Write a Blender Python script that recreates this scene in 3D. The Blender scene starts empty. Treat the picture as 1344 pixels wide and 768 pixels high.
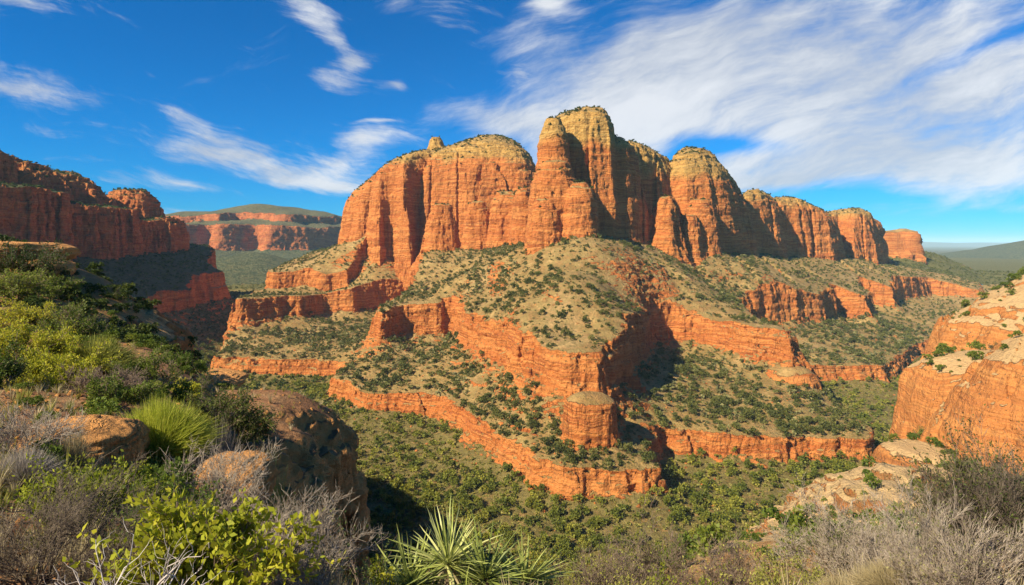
import bpy, math, random
import numpy as np
rng = np.random.default_rng(7)
random.seed(7)
R = math.radians
C = bpy.context.scene.collection
sc = bpy.context.scene

# ------------------------------------------------------------------ camera, sky, sun, exposure
FPX, CX, HY = 821.0, 672.0, 320.0          # focal length, centre and horizon line for a 1344 px wide frame
cam_d = bpy.data.cameras.new('camera'); cam = bpy.data.objects.new('camera', cam_d); C.objects.link(cam)
cam.rotation_euler = (R(90), 0, 0)
cam_d.sensor_width = 36; cam_d.lens = 36 * FPX / 1344; cam_d.shift_y = -(384 - HY) / 1344
cam_d.clip_start = 0.05; cam_d.clip_end = 80000
sc.camera = cam

SUN_EL, SUN_AZ = 37.0, 232.0               # azimuth clockwise from +Y (view direction): left and a bit behind
sdir = np.array([math.sin(R(SUN_AZ)) * math.cos(R(SUN_EL)), math.cos(R(SUN_AZ)) * math.cos(R(SUN_EL)), math.sin(R(SUN_EL))])
sun_d = bpy.data.lights.new('sun', 'SUN'); sun_d.energy = 5.0; sun_d.angle = R(0.53); sun_d.color = (1.0, 0.88, 0.66)
sun = bpy.data.objects.new('sun', sun_d); C.objects.link(sun)
sun.rotation_euler = (R(90 - SUN_EL), 0, R(180 - SUN_AZ))
sc.view_settings.view_transform = 'Standard'; sc.view_settings.look = 'None'
sc.view_settings.exposure = 0.92; sc.view_settings.gamma = 1.0
try: sc.view_settings.use_curve_mapping = False
except Exception: pass
sc.cycles.use_denoising = True
sc.cycles.max_bounces = 6; sc.cycles.diffuse_bounces = 3; sc.cycles.transparent_max_bounces = 6
sc.cycles.volume_bounces = 0

class NT:
    """small helper for building node trees"""
    def __init__(s, tree): s.t = tree
    def n(s, typ, **kw):
        nd = s.t.nodes.new(typ)
        for k, v in kw.items(): setattr(nd, k, v)
        return nd
    def put(s, sock, v):
        if isinstance(v, bpy.types.NodeSocket): s.t.links.new(v, sock)
        elif v is not None: sock.default_value = v
    def m(s, op, a, b=None, c=None, clamp=False):
        nd = s.n('ShaderNodeMath', operation=op); nd.use_clamp = clamp
        s.put(nd.inputs[0], a)
        if b is not None: s.put(nd.inputs[1], b)
        if c is not None: s.put(nd.inputs[2], c)
        return nd.outputs[0]
    def sep(s, v):
        nd = s.n('ShaderNodeSeparateXYZ'); s.put(nd.inputs[0], v); return nd.outputs
    def comb(s, x, y, z):
        nd = s.n('ShaderNodeCombineXYZ')
        for i, q in enumerate((x, y, z)): s.put(nd.inputs[i], q)
        return nd.outputs[0]
    def noise(s, vec, scale, detail=4, rough=0.55, dist=0.0):
        nd = s.n('ShaderNodeTexNoise'); s.put(nd.inputs['Vector'], vec)
        nd.inputs['Scale'].default_value = scale; nd.inputs['Detail'].default_value = detail
        nd.inputs['Roughness'].default_value = rough; nd.inputs['Distortion'].default_value = dist
        return nd.outputs['Fac']
    def ramp(s, fac, stops):
        nd = s.n('ShaderNodeValToRGB'); s.put(nd.inputs[0], fac)
        el = nd.color_ramp.elements
        while len(el) < len(stops): el.new(0.5)
        for e, (p, c) in zip(el, stops):
            e.position = p; e.color = (*c, 1) if len(c) == 3 else c
        return nd.outputs[0]
    def mix(s, fac, a, b, blend='MIX'):
        nd = s.n('ShaderNodeMix', data_type='RGBA', blend_type=blend); nd.clamp_factor = True
        s.put(nd.inputs[0], fac); s.put(nd.inputs[6], a if not isinstance(a, tuple) else (*a, 1)); s.put(nd.inputs[7], b if not isinstance(b, tuple) else (*b, 1))
        return nd.outputs[2]
    def sstep(s, v, a, b):
        nd = s.n('ShaderNodeMapRange', interpolation_type='SMOOTHSTEP'); s.put(nd.inputs[0], v)
        nd.inputs[1].default_value = a; nd.inputs[2].default_value = b
        return nd.outputs[0]
    def attr(s, name):
        return s.n('ShaderNodeAttribute', attribute_name=name)

# ---- world: Nishita sky with wind-drawn cirrus
w = bpy.data.worlds.new('World'); sc.world = w; w.use_nodes = True
w.node_tree.nodes.clear(); N = NT(w.node_tree)
sky = N.n('ShaderNodeTexSky', sky_type='NISHITA'); sky.sun_disc = False
sky.sun_elevation = R(SUN_EL); sky.sun_rotation = R(SUN_AZ)
sky.altitude = 1400; sky.air_density = 1.0; sky.dust_density = 0.25; sky.ozone_density = 2.6
hs = N.n('ShaderNodeHueSaturation'); hs.inputs['Saturation'].default_value = 1.0; hs.inputs['Value'].default_value = 1.0
hs.inputs['Hue'].default_value = 0.5
N.put(hs.inputs['Color'], sky.outputs[0])
d = N.sep(N.n('ShaderNodeTexCoord').outputs['Generated'])
yy = N.m('MAXIMUM', N.m('ABSOLUTE', d[1]), 0.05)
ax = N.m('DIVIDE', d[0], yy); ez = N.m('DIVIDE', d[2], yy)           # tangent-plane azimuth and height round +Y
P0 = N.comb(ax, ez, 0)
wn = N.n('ShaderNodeTexNoise'); N.put(wn.inputs['Vector'], P0); wn.inputs['Scale'].default_value = 3.2; wn.inputs['Detail'].default_value = 3
vm = N.n('ShaderNodeVectorMath', operation='MULTIPLY_ADD'); N.put(vm.inputs[0], wn.outputs['Color']); vm.inputs[1].default_value = (.16, .10, 0); N.put(vm.inputs[2], P0)
wx, wz, _ = N.sep(vm.outputs[0])
def field(rot, sx, sy, off, detail=9, rough=0.6):
    c_, s_ = math.cos(R(rot)), math.sin(R(rot))
    u = N.m('ADD', N.m('MULTIPLY', wx, c_), N.m('MULTIPLY', wz, s_))
    v = N.m('SUBTRACT', N.m('MULTIPLY', wz, c_), N.m('MULTIPLY', wx, s_))
    return N.noise(N.comb(N.m('MULTIPLY', u, sx), N.m('MULTIPLY', v, sy), off), 1.0, detail, rough)
def blob(px, py, rx, ry, rot, amp):
    c_, s_ = math.cos(R(rot)), math.sin(R(rot))
    x0, y0 = (px - CX) / FPX + .08, (HY - py) / FPX + .05
    dx, dy = N.m('SUBTRACT', wx, x0), N.m('SUBTRACT', wz, y0)
    u = N.m('MULTIPLY', N.m('ADD', N.m('MULTIPLY', dx, c_), N.m('MULTIPLY', dy, s_)), FPX / rx)
    v = N.m('MULTIPLY', N.m('SUBTRACT', N.m('MULTIPLY', dy, c_), N.m('MULTIPLY', dx, s_)), FPX / ry)
    r2 = N.m('ADD', N.m('MULTIPLY', u, u), N.m('MULTIPLY', v, v))
    return N.m('MULTIPLY', N.m('EXPONENT', N.m('MULTIPLY', r2, -1.0)), amp)
def total(bl):
    t = None
    for b in bl:
        q = blob(*b); t = q if t is None else N.m('ADD', t, q)
    return t
BR = [(1010, 120, 330, 105, 14, 1.0), (1290, 110, 250, 120, 12, .95), (800, 110, 150, 75, 30, .55), (640, 152, 90, 26, -8, .75), (1150, 215, 260, 42, 3, .8),
      (545, 14, 75, 34, -20, .8), (690, 55, 60, 60, 40, .35), (960, 30, 230, 60, 10, .75), (1000, 236, 130, 10, 2, .5), (1060, 288, 260, 16, 0, .38), (1300, 262, 140, 10, 0, .3),
      (960, 186, 80, 12, -6, -.8), (1290, 62, 110, 14, 24, -.7), (1100, 265, 150, 8, 2, -.4), (860, 205, 60, 14, 8, -.35), (720, 5, 30, 14, 0, .7)]
BL = [(300, 185, 150, 30, -14, .62), (360, 215, 170, 20, -10, .6), (480, 196, 55, 26, 22, .8), (425, 52, 75, 16, -38, .75), (470, 92, 40, 18, 20, .6), (30, 112, 75, 26, -14, .8), (215, 243, 85, 12, -4, .7),
      (20, 12, 55, 12, -22, .6), (420, 238, 120, 10, -4, .55), (522, 121, 14, 9, -30, .9), (505, 163, 26, 3, -3, .7), (690, 100, 22, 22, 40, .6), (450, 118, 30, 10, -30, .5), (240, 278, 60, 4, 0, .4)]
fR = field(24, 2.4, 7.0, 3.1, 14, .62); fR2 = field(14, 4.5, 34.0, 9.1, 13, .68)
fL = field(-14, 4.2, 32.0, 5.7, 14, .66); fL2 = field(-34, 7.0, 17.0, 1.7, 13, .66)
nR = N.m('ADD', N.m('MULTIPLY', fR, .78), N.m('MULTIPLY', fR2, .22)); nL = N.m('ADD', N.m('MULTIPLY', fL, .6), N.m('MULTIPLY', fL2, .4))
cR = N.sstep(N.m('ADD', total(BR), N.m('MULTIPLY', N.m('SUBTRACT', nR, .5), 3.9)), .34, 1.35)
cL = N.sstep(N.m('ADD', total(BL), N.m('MULTIPLY', N.m('SUBTRACT', nL, .5), 4.2)), .18, 1.25)
cov = N.m('MULTIPLY', N.m('MAXIMUM', cR, cL), N.sstep(d[2], .005, .05))
cov = N.m('MULTIPLY', cov, .93)
ccol = N.mix(N.sstep(nR, .40, .62), (5.2, 5.7, 6.6), (8.3, 8.5, 8.8))
skc = N.mix(1.0, hs.outputs[0], (.03, .70, 1.30), 'MULTIPLY')      # the polarised deep blue of the photograph
bgc = N.mix(cov, skc, ccol)
bg = N.n('ShaderNodeBackground'); N.put(bg.inputs[0], bgc); bg.inputs[1].default_value = 0.055
N.put(N.n('ShaderNodeOutputWorld').inputs[0], bg.outputs[0])

# ------------------------------------------------------------------ numeric tools
TAB = rng.random((64, 64, 64)).astype(np.float32) * 2 - 1
def vn(x, y, z=0.0):
    x = np.asarray(x, np.float32); y = np.asarray(y, np.float32); z = np.broadcast_to(np.float32(z) if np.isscalar(z) else np.asarray(z, np.float32), x.shape)
    xi, yi, zi = np.floor(x), np.floor(y), np.floor(z)
    fx, fy, fz = x - xi, y - yi, z - zi
    fx, fy, fz = (q * q * (3 - 2 * q) for q in (fx, fy, fz))
    a, b, c = xi.astype(np.int64) & 63, yi.astype(np.int64) & 63, zi.astype(np.int64) & 63
    a1, b1, c1 = (a + 1) & 63, (b + 1) & 63, (c + 1) & 63
    def l(p, q, t): return p + (q - p) * t
    return l(l(l(TAB[a, b, c], TAB[a1, b, c], fx), l(TAB[a, b1, c], TAB[a1, b1, c], fx), fy),
             l(l(TAB[a, b, c1], TAB[a1, b, c1], fx), l(TAB[a, b1, c1], TAB[a1, b1, c1], fx), fy), fz)
def fbm(x, y, z=0.0, o=4, g=0.5):
    s, a, t = 0, 1.0, 0
    for i in range(o):
        s = s + a * vn(x * 2 ** i + 17.3 * i, y * 2 ** i + 9.1 * i, (z * 2 ** i if not np.isscalar(z) else z + 5.37 * i)); t += a; a *= g
    return s / t
def blk(x, y, z, w, h):
    """blocky broken-rock noise: one value per warped, rotated cell"""
    a = (.8 * x + .6 * y) / w + 1.0 * vn(x / (1.7 * w), y / (1.7 * w), z / (2.5 * h) if not np.isscalar(z) else z)
    b = (-.6 * x + .8 * y) / w + 1.0 * vn(x / (1.7 * w) + 31, y / (1.7 * w) + 7, z / (2.5 * h) if not np.isscalar(z) else z)
    c = z / h + .9 * vn(x / (3 * w), y / (3 * w), 3.3) if not np.isscalar(z) else a * 0 + z
    return TAB[np.floor(a).astype(np.int64) & 63, np.floor(b).astype(np.int64) & 63, np.floor(c).astype(np.int64) & 63]
def ss(x, a, b):
    t = np.clip((x - a) / (b - a), 0, 1); return t * t * (3 - 2 * t)
def PX(px, py, Y): return ((px - CX) / FPX * Y, Y, (HY - py) / FPX * Y)
class TPS:
    def __init__(s, pts, smooth=1e-3):
        p = np.array(pts, float); s.c = p[:, :2]; s.k = np.abs(s.c).max(); s.c = s.c / s.k; n = len(p)
        K = s.U(s.c[:, None] - s.c[None]) + np.eye(n) * smooth
        Q = np.c_[np.ones(n), s.c]; A = np.zeros((n + 3, n + 3)); A[:n, :n] = K; A[:n, n:] = Q; A[n:, :n] = Q.T
        s.w = np.linalg.solve(A, np.r_[p[:, 2], 0, 0, 0])
    def U(s, dd):
        r2 = (dd ** 2).sum(-1); return r2 * np.log(np.sqrt(r2) + 1e-9)
    def __call__(s, x, y):
        x = np.asarray(x, float) / s.k; y = np.asarray(y, float) / s.k; out = s.w[-3] + s.w[-2] * x + s.w[-1] * y
        for (cx, cy), wt in zip(s.c, s.w):
            r2 = (x - cx) ** 2 + (y - cy) ** 2; out = out + wt * r2 * 0.5 * np.log(r2 + 1e-18)
        return out
def psd(x, y, poly):
    """signed distance to a polygon in plan, positive inside"""
    P = np.array(poly, float); dm = np.full(x.shape, 1e18); ins = np.zeros(x.shape, bool)
    for (ax_, ay_), (bx, by) in zip(P, np.roll(P, -1, 0)):
        ex, ey = bx - ax_, by - ay_; qx, qy = x - ax_, y - ay_
        t = np.clip((qx * ex + qy * ey) / (ex * ex + ey * ey), 0, 1)
        dm = np.minimum(dm, (qx - ex * t) ** 2 + (qy - ey * t) ** 2)
        if ey != 0: ins ^= ((ay_ > y) != (by > y)) & (x < ex * (y - ay_) / ey + ax_)
    return np.where(ins, 1, -1) * np.sqrt(dm)

# ------------------------------------------------------------------ the shape of the land
TOP = TPS([PX(*q) for q in [
    (310, 392, 661), (350, 390, 680), (430, 383, 740), (545, 378, 800), (490, 412, 540), (520, 401, 550), (595, 398, 560), (605, 417, 490), (650, 432, 425), (700, 452, 365),
    (745, 463, 335), (800, 458, 345), (850, 425, 450), (868, 412, 510), (905, 412, 512), (950, 420, 476), (1000, 428, 441), (1035, 432, 425), (965, 388, 613), (905, 330, 672), (945, 330, 680), (868, 328, 640), (985, 334, 735),
    (1080, 393, 652), (1110, 392, 661), (1140, 383, 756), (1180, 378, 821), (1225, 368, 960), (1300, 358, 1250), (1200, 329, 1350), (1085, 331, 960), (960, 333, 720),
    (765, 308, 555), (735, 316, 575), (690, 322, 590), (800, 314, 570), (560, 330, 740), (500, 327, 830), (640, 342, 600), (600, 368, 590), (860, 332, 620), (900, 360, 560),
    (785, 372, 440), (700, 382, 440), (820, 342, 520), (1000, 360, 640), (720, 340, 520), (570, 378, 640), (880, 385, 530), (660, 400, 470)]]
    + [(-300, 790, -56), (-215, 785, -54), (-290, 900, -38), (-251, 900, -22), (-330, 1100, -30), (0, 1200, 0), (300, 1400, 0), (-330, 740, -58)], 2e-4)
B_POLY = [(-420, 1400), (-330, 1000), (-318, 760), (-300, 668), (-284, 660), (-262, 690), (-235, 715), (-222, 742), (-190, 745), (-165, 775), (-130, 800), (-112, 790), (-108, 700), (-122, 600), (-124, 545), (-112, 532),
          (-95, 556), (-72, 556), (-57, 566), (-50, 540), (-43, 492), (-11, 425), (12, 363), (29, 334), (48, 337), (60, 350), (72, 385), (98, 445), (118, 508), (132, 516), (148, 508), (161, 476),
          (176, 441), (188, 424), (200, 432), (206, 480), (207, 540), (218, 588), (242, 614), (286, 638), (322, 650), (335, 662), (350, 690), (372, 720), (400, 700), (431, 752), (465, 830), (500, 815), (540, 880), (660, 985),
          (720, 950), (930, 1250), (960, 1450), (760, 1800), (0, 1800)]
L_POLY = [(-450, 1500), (-360, 1000), (-325, 760), (-292, 610), (-275, 563), (-207, 547), (-160, 545), (-140, 520), (-142, 478), (-128, 466), (-101, 431), (-68, 420), (-50, 412), (-39, 388), (-13, 338), (10, 292), (30, 276),
          (60, 277), (71, 286), (76, 318), (84, 340), (92, 336), (116, 330), (152, 331), (187, 329), (200, 340), (208, 380), (222, 450), (240, 520), (266, 523), (313, 520), (335, 545), (400, 620), (520, 740), (720, 880), (1000, 1200), (1050, 1500),
          (820, 1900), (0, 1900)]
U_POLY = [(-325, 800), (-300, 785), (-262, 792), (-235, 780), (-205, 782), (-190, 830), (-185, 900), (-260, 1200), (-420, 1200), (-350, 950)]
M_POLY = [(-300, 470), (-330, 520), (-348, 590), (-372, 650), (-366, 720), (-392, 780), (-384, 850), (-420, 880), (-470, 1000), (-900, 1000), (-900, 250), (-300, 250)]
class FGS:
    def __init__(s, pts):
        p = np.array(pts, float); q = p[:, 1] + 8
        s.t = TPS(np.c_[p[:, 0] / q * 1.6, np.log(q), p[:, 2] / q], 3e-4)
    def __call__(s, x, y):
        q = np.maximum(y, -4) + 8; return s.t(x / q * 1.6, np.log(q)) * q
FG = FGS([PX(*q) for q in [
    (0, 318, 85), (60, 348, 85), (110, 385, 88), (170, 407, 88), (240, 464, 78), (295, 490, 60), (250, 494, 40), (330, 540, 32), (300, 572, 20),
    (50, 622, 10), (150, 622, 11), (20, 760, 5.5), (200, 775, 5.5), (310, 672, 12), (400, 775, 7), (20, 490, 25), (120, 520, 22), (0, 440, 40), (120, 450, 60), (200, 480, 50),
    (930, 730, 112), (1000, 686, 135), (1055, 646, 165), (1110, 632, 190), (1185, 600, 205)]]
    + [(-5, 24, -22), (-6, 34, -28), (-3.2, 14, -13), (-3.6, 19, -17), (-9, 45, -30), (-2.6, 9, -6.6), (0, 0, -1.7), (-10, 5, -1.9), (-4, 2, -1.8), (5, 2, -2.0), (0, 5.5, -3.3), (4, 10, -6.2), (0, 20, -13), (0, 50, -30), (0, 100, -57), (0, 180, -106), (0, 240, -140), (7, 9, -5.0), (12, 15, -9), (20, 30, -17),
       (40, 60, -33), (60, 70, -34), (90, 100, -44), (120, 150, -58), (180, 170, -56), (-6, 60, -38), (-20, 100, -66), (-30, 150, -95), (-24, 55, -26), (-60, 120, -50), (-195, 215, -4), (-155, 215, -18), (-120, 210, -50), (-210, 300, -45),
       (-160, 300, -110), (-260, 400, -130), (-100, 260, -125), (40, 130, -78), (60, 200, -118), (90, 235, -135), (40, 300, -160), (120, 300, -150), (200, 300, -110), (150, 240, -78), (190, 245, -84), (250, 240, -75), (250, 300, -95), (122, 190, -66), (160, 205, -68), (300, 220, -60), (180, 130, -45), (-120, 100, 4), (-60, 20, 3), (-40, 60, 0), (150, 60, -26), (40, 0, -6)])

# rounded sandstone masses: id, left px, right px, distance, half depth (m), top py, height share of the wall, wall batter, cap width share, corner power
MND = {}
def mound(fid, pl, pr, Y, ry, top, share=.8, bat=.10, pw=2.6, base=None, lob=1.0, tilt=0.0):
    X0, X1 = (pl - CX) / FPX * Y, (pr - CX) / FPX * Y
    cx = (X0 + X1) / 2; rx = (X1 - X0) / 2 * 1.07; zt = (HY - top) / FPX * Y
    if base is None: base = float(TOP(np.array([cx]), np.array([Y - ry * .6]))[0]) - 14
    MND.setdefault(fid, []).append((cx, Y, rx, ry, zt, base, share, bat, pw, lob, tilt))
BLOCK, LOBES, TOWER, RBLK, DOME, R3, R4, R5, R6, WEDGE, KNOB, KNOB2, BLUFF, MESA, PROM = range(10, 25)
WALLS = []      # long joined rock walls: formation, footprint corners (px, distance), skyline points (px, top, distance), base, wall share, batter (m), cap width (m), roughness
def wall(fid, foot, sky, base, share, bat, capw, lob=.6):
    t = TPS([PX(*q) for q in sky] + [PX(q[0], q[1] + 3, q[2] + 90) for q in sky], 1e-3)
    WALLS.append((fid, [PX(p, 0, Y)[:2] for p, Y in foot], t, base, share, bat, capw, lob))
wall(BLOCK, [(438, 890), (456, 850), (474, 842), (484, 822), (500, 806), (508, 822), (516, 792), (540, 792), (552, 826), (580, 850), (590, 980), (446, 985)],
     [(441, 272, 880), (452, 258, 880), (470, 250, 880), (486, 236, 870), (500, 220, 865), (514, 209, 865), (532, 205, 865), (548, 198, 870), (560, 196, 880), (590, 196, 880)], -30, .90, 9, 14, 1.0)
wall(BLOCK, [(528, 850), (552, 822), (600, 812), (640, 806), (690, 800), (716, 812), (722, 880), (706, 980), (536, 985)],
     [(530, 203, 870), (556, 195, 880), (580, 198, 870), (600, 191, 870), (625, 180, 875), (645, 177, 875), (665, 180, 875), (682, 188, 870), (698, 202, 870), (715, 212, 870)], -30, .84, 10, 34, .7)
mound(BLOCK, 552, 594, 910, 34, 181, .78, .10, 2.3, lob=.3)
mound(LOBES, 606, 648, 752, 26, 264, .80, .09, 2.6, lob=.3); mound(LOBES, 640, 694, 745, 32, 252, .80, .09, 2.8, lob=.35); mound(LOBES, 668, 704, 715, 28, 247, .82, .08, 2.8, lob=.3); mound(LOBES, 540, 618, 778, 30, 268, .25, .16, 2, lob=.4)
wall(TOWER, [(700, 645), (718, 624), (742, 613), (772, 604), (808, 612), (820, 640), (814, 690), (706, 690)], [(704, 176, 640), (716, 162, 640), (734, 152, 640), (744, 147, 640), (758, 147, 640), (772, 144, 640), (790, 138, 640), (800, 141, 640), (810, 158, 640), (818, 178, 640)], -18, .93, 8, 8, .6)
wall(TOWER, [(752, 640), (800, 622), (838, 628), (852, 650), (858, 700), (770, 700)], [(770, 172, 650), (800, 172, 650), (815, 182, 650), (830, 190, 650), (846, 204, 650), (858, 214, 650)], -18, .90, 9, 10, .7)
mound(TOWER, 697, 756, 606, 30, 156, .70, .05, 2.3, lob=.16); mound(TOWER, 690, 764, 592, 32, 212, .74, .06, 2.5, lob=.2)
mound(TOWER, 733, 786, 578, 27, 240, .78, .08, 2.6, lob=.2); mound(TOWER, 688, 740, 577, 26, 262, .80, .08, 2.5, lob=.25)
wall(RBLK, [(796, 700), (815, 672), (850, 668), (880, 694), (905, 735), (912, 780), (800, 770)], [(800, 186, 710), (816, 180, 710), (828, 183, 710), (842, 190, 710), (856, 197, 710), (870, 206, 710), (890, 214, 710), (908, 226, 710)], -24, .88, 8, 14, .9)
wall(DOME, [(856, 740), (868, 704), (900, 688), (944, 690), (970, 716), (996, 744), (1004, 810), (862, 820)], [(860, 206, 745), (878, 201, 745), (895, 197, 745), (912, 194, 745), (930, 197, 745), (944, 205, 745), (954, 222, 745), (966, 242, 745), (980, 260, 745), (998, 274, 745)], -28, .86, 11, 22, .5)
mound(DOME, 888, 948, 690, 26, 262, .7, .10, 2.2, lob=.3)
mound(WEDGE, 846, 908, 655, 30, 258, .45, .14, 2); mound(WEDGE, 880, 930, 668, 22, 282, .5, .14, 2)
wall(R3, [(950, 820), (985, 788), (1012, 800), (1034, 840), (1034, 910), (955, 905)], [(955, 274, 830), (970, 256, 830), (984, 246, 830), (998, 245, 830), (1010, 253, 830), (1020, 263, 830), (1034, 268, 830)], -30, .86, 8, 15, .6)
wall(R4, [(990, 910), (1012, 872), (1036, 866), (1060, 880), (1096, 895), (1112, 940), (1112, 1000), (996, 990)], [(996, 266, 905), (1014, 259, 905), (1036, 258, 905), (1054, 260, 905), (1066, 268, 905), (1078, 279, 905), (1095, 284, 905), (1112, 290, 905)], -32, .92, 9, 10, 1.0)
wall(R5, [(1058, 1030), (1080, 982), (1102, 1000), (1120, 966), (1150, 992), (1162, 1050), (1170, 1110), (1066, 1110)], [(1064, 286, 1030), (1086, 278, 1030), (1108, 276, 1030), (1130, 272, 1030), (1142, 275, 1030), (1154, 294, 1030), (1170, 303, 1030)], -34, .92, 9, 10, 1.0)
mound(R6, 1144, 1178, 1250, 46, 303, .9, .06, 3.5); mound(R6, 1166, 1202, 1240, 46, 301, .9, .06, 3.5)
mound(KNOB, 738, 811, 312, 13.5, 516, .86, .06, 2.2, base=-104, lob=.10); mound(KNOB2, 1000, 1077, 420, 20, 481, .72, .12, 2.4, base=-112, lob=.45)
BL_ = [(290, 262, 114, 46, -6, -60, .52, .10, 2.8, .3, 0), (177, 228, 35, 27, -40, -84, .84, .12, 2.6, .3, 0), (225, 228, 34, 24, -42, -80, .74, .2, 2.2, .25, 0),
       (158, 168, 54, 46, -25, -72, .22, .2, 2, .3, 0), (112, 172, 22, 26, -56, -84, .4, .3, 2, .2, 0)]
MND[BLUFF] = BL_
MND[MESA] = [(-625, 470, 160, 235, 60, -40, .95, .05, 9, 1, 0), (-622, 740, 152, 70, 48, -40, .95, .05, 5, 1, 0), (-600, 850, 132, 60, 38, -40, .92, .06, 4, 1, 0),
             (-690, 500, 170, 250, 128, -20, .80, .12, 5, 1.3, 0), (-660, 745, 160, 70, 103, -20, .80, .16, 3.4, 1.2, 0), (-628, 810, 152, 66, 94, -20, .72, .2, 2.6, 1.0, 0)]
mound(MESA, 110, 232, 885, 60, 250, .55, .25, 2.2, base=-40, lob=.7); mound(MESA, 180, 246, 885, 50, 286, .7, .12, 2.4, base=-40)
MND[PROM] = [(-13.0, 28.0, 6.4, 6.5, -7.0, -24, .84, .05, 3.0, .0, 0), (-10.4, 22.0, 4.5, 4.2, -7.3, -22, .80, .07, 2.6, .0, 0)]

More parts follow.
